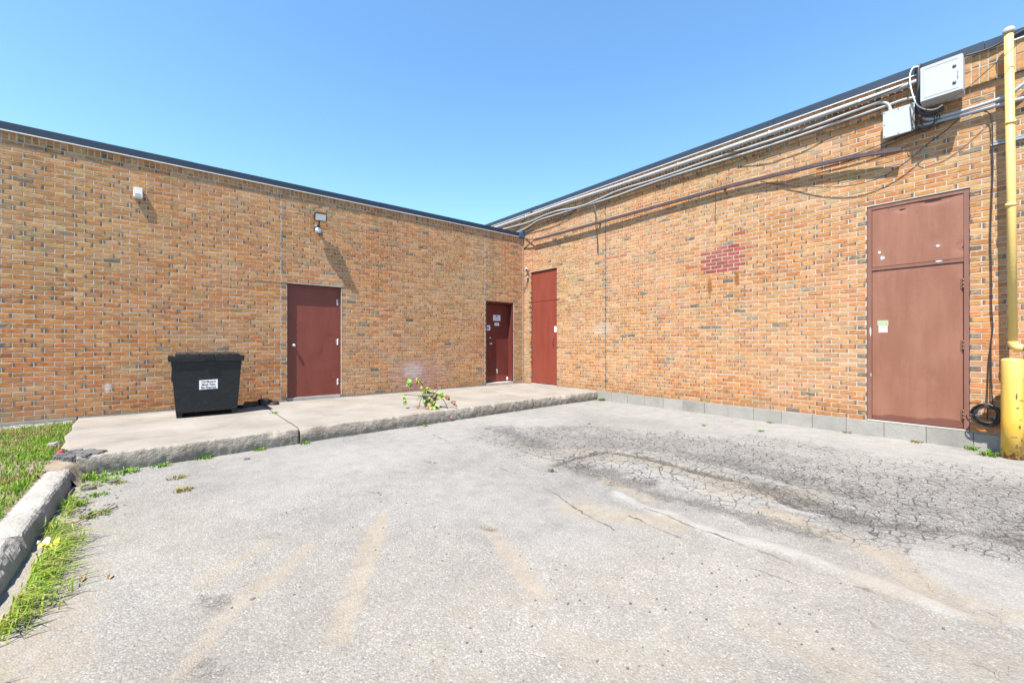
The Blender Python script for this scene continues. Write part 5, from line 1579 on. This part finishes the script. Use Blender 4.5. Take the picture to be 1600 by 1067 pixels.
# image-right is (.774,-.633), towards the viewer is (-.633,-.774)
def pp(r_, f_, z): return (PX + .774 * r_ - .633 * f_, PY - .633 * r_ - .774 * f_, z)
def stem(pts_, r0=.006):
    sp = spline([pp(*p) for p in pts_], 6)
    r0 *= 1.35; m2 = MB(); m2.tube(sp, [r0 * (1 - .5 * k / len(sp)) for k in range(len(sp))], 6)
    return m2.build('stem', 'stem', t_)
def leaf(c, size, mat, tiltv, seed):
    rr = random.Random(seed)
    ctr = Vector(pp(*c))
    nrm = Vector(tiltv).normalized()
    ax = nrm.cross(Vector((rr.uniform(-1, 1), rr.uniform(-1, 1), rr.uniform(-.4, .4)))).normalized()
    ay = nrm.cross(ax)
    m2 = MB()
    def fn(a, b):
        v = b * 2 - 1; wd = math.sqrt(max(0, 1 - abs(v) ** 2.2)) * .62 * (1 - .25 * v)
        u = (a * 2 - 1) * wd
        return tuple(ctr + ax * u * size + ay * v * size + nrm * size * (.35 * u * u - .3 * v * v + .05 * rr.uniform(-1, 1)))
    m2.grid(fn, 4, 7)
    return m2.build('leaf', mat, t_, recalc=False, allsmooth=True)
stem([(-.05, 0, .17), (-.11, .0, .25), (-.2, .02, .29), (-.33, .03, .40)], .005)
stem([(-.06, 0, .17), (-.09, .0, .3), (-.15, .02, .42), (-.21, -.01, .47)], .007)
stem([(-.02, 0, .17), (-.03, .05, .26), (-.02, .06, .33)], .006)
stem([(.04, .0, .17), (.08, 0, .24), (.14, -.03, .30), (.16, -.03, .37)], .005)
stem([(.08, 0, .18), (.20, .04, .16), (.30, .10, .02), (.36, .16, -.10)], .006)
stem([(-.07, .03, .2), (-.13, .06, .15), (-.155, .09, .04), (-.17, .1, .012)], .006)
stem([(-.09, .02, .2), (-.2, .05, .2), (-.33, .06, .21), (-.40, .08, .2), (-.39, .09, .06)], .005)
stem([(.05, .1, .2), (.09, .14, .12), (.06, .16, .03)], .005)
stem([(.26, .08, .07), (.34, .05, .09), (.36, .04, .12)], .003)
stem([(-.1, 0, .19), (-.16, .05, .17), (-.2, .05, .12)], .004)
stem([(0, .1, .2), (-.03, .14, .14), (-.06, .15, .06)], .003)
V_ = (-.6, -.75, .35)
for i, (c, sz, mt, tv) in enumerate([((-.335, .03, .43), .055, 'leaf_green', (-.6, -.7, .4)), ((-.35, .03, .36), .04, 'leaf_green', (-.3, -.5, .8)), ((-.31, .04, .40), .035, 'leaf_green', (-.7, -.5, .2)),
        ((-.20, .0, .40), .045, 'leaf_yellow', (-.8, -.4, .1)), ((-.215, -.01, .46), .035, 'leaf_yellow', (-.5, -.6, .5)),
        ((-.09, .02, .28), .05, 'leaf_yellow', (-.7, -.6, .0)), ((-.085, .04, .22), .045, 'leaf_yellow', (-.7, -.3, .1)), ((.0, .06, .30), .045, 'leaf_yellow', V_), ((-.03, .06, .33), .03, 'leaf_green', V_),
        ((-.39, .085, .15), .045, 'leaf_green', (-.8, -.5, .0)), ((-.385, .09, .085), .04, 'leaf_green', (-.7, -.6, .1)), ((-.40, .08, .20), .04, 'leaf_green', (-.5, -.5, .6)),
        ((.21, .05, .20), .05, 'leaf_green', (-.6, -.7, .4)), ((.19, .04, .23), .045, 'leaf_green', (-.2, -.5, .8)), ((.17, .05, .19), .04, 'leaf_green', (-.8, -.6, .1)), ((.225, .06, .17), .04, 'leaf_yellow', V_),
        ((.29, .05, .17), .05, 'leaf_dry', (-.9, -.3, .1)), ((.31, .05, .15), .04, 'leaf_dry', V_), ((.39, .03, .09), .045, 'leaf_dry', (-.6, -.6, .3)), ((.41, .03, .05), .04, 'leaf_dry', (-.8, -.2, .3)),
        ((.36, .16, -.11), .035, 'leaf_dry', V_), ((.38, .17, -.13), .03, 'leaf_dry', (-.3, -.5, .7)), ((-.17, .11, .03), .03, 'leaf_dry', V_),
        ((.05, .18, .035), .05, 'leaf_yellow', (-.3, -.4, .9)), ((.10, .18, .03), .05, 'leaf_green', (-.4, -.4, .8)), ((.13, .16, .025), .045, 'leaf_yellow', (-.2, -.4, .9)), ((.0, .18, .025), .045, 'leaf_dry', (-.3, -.5, .8)), ((.16, .15, .03), .04, 'leaf_green', V_),
        ((-.07, .13, .12), .035, 'leaf_green', V_), ((.08, .10, .2), .04, 'leaf_dry', V_), ((.0, .10, .205), .035, 'leaf_green', (-.2, -.3, .9)), ((.09, .15, .10), .03, 'leaf_yellow', V_),
        ((-.03, .03, .25), .045, 'leaf_green', V_), ((.03, .02, .26), .04, 'leaf_yellow', V_), ((.07, .0, .24), .045, 'leaf_yellow', (-.4, -.8, .3)), ((-.12, .02, .33), .04, 'leaf_yellow', (-.7, -.5, .2)), ((-.17, .0, .43), .04, 'leaf_yellow', V_),
        ((.12, .02, .20), .045, 'leaf_green', V_), ((.14, .05, .17), .04, 'leaf_yellow', V_), ((-.15, .05, .20), .035, 'leaf_green', V_), ((.0, .12, .17), .045, 'leaf_yellow', (-.6, -.7, .1)), ((.05, .13, .14), .04, 'leaf_green', V_), ((.03, .16, .08), .04, 'leaf_yellow', V_), ((.15, -.03, .33), .03, 'leaf_dry', V_)]):
    leaf(c, sz * .95, mt, tv, i)
    leaf((c[0] + R_.uniform(-.03, .03), c[1] + R_.uniform(-.02, .02), max(.02, c[2] + R_.uniform(-.035, .03)) if c[2] > 0 else c[2]), sz * .6, mt, (R_.uniform(-.9, 0), R_.uniform(-.9, 0), R_.uniform(.1, .9)), 100 + i)
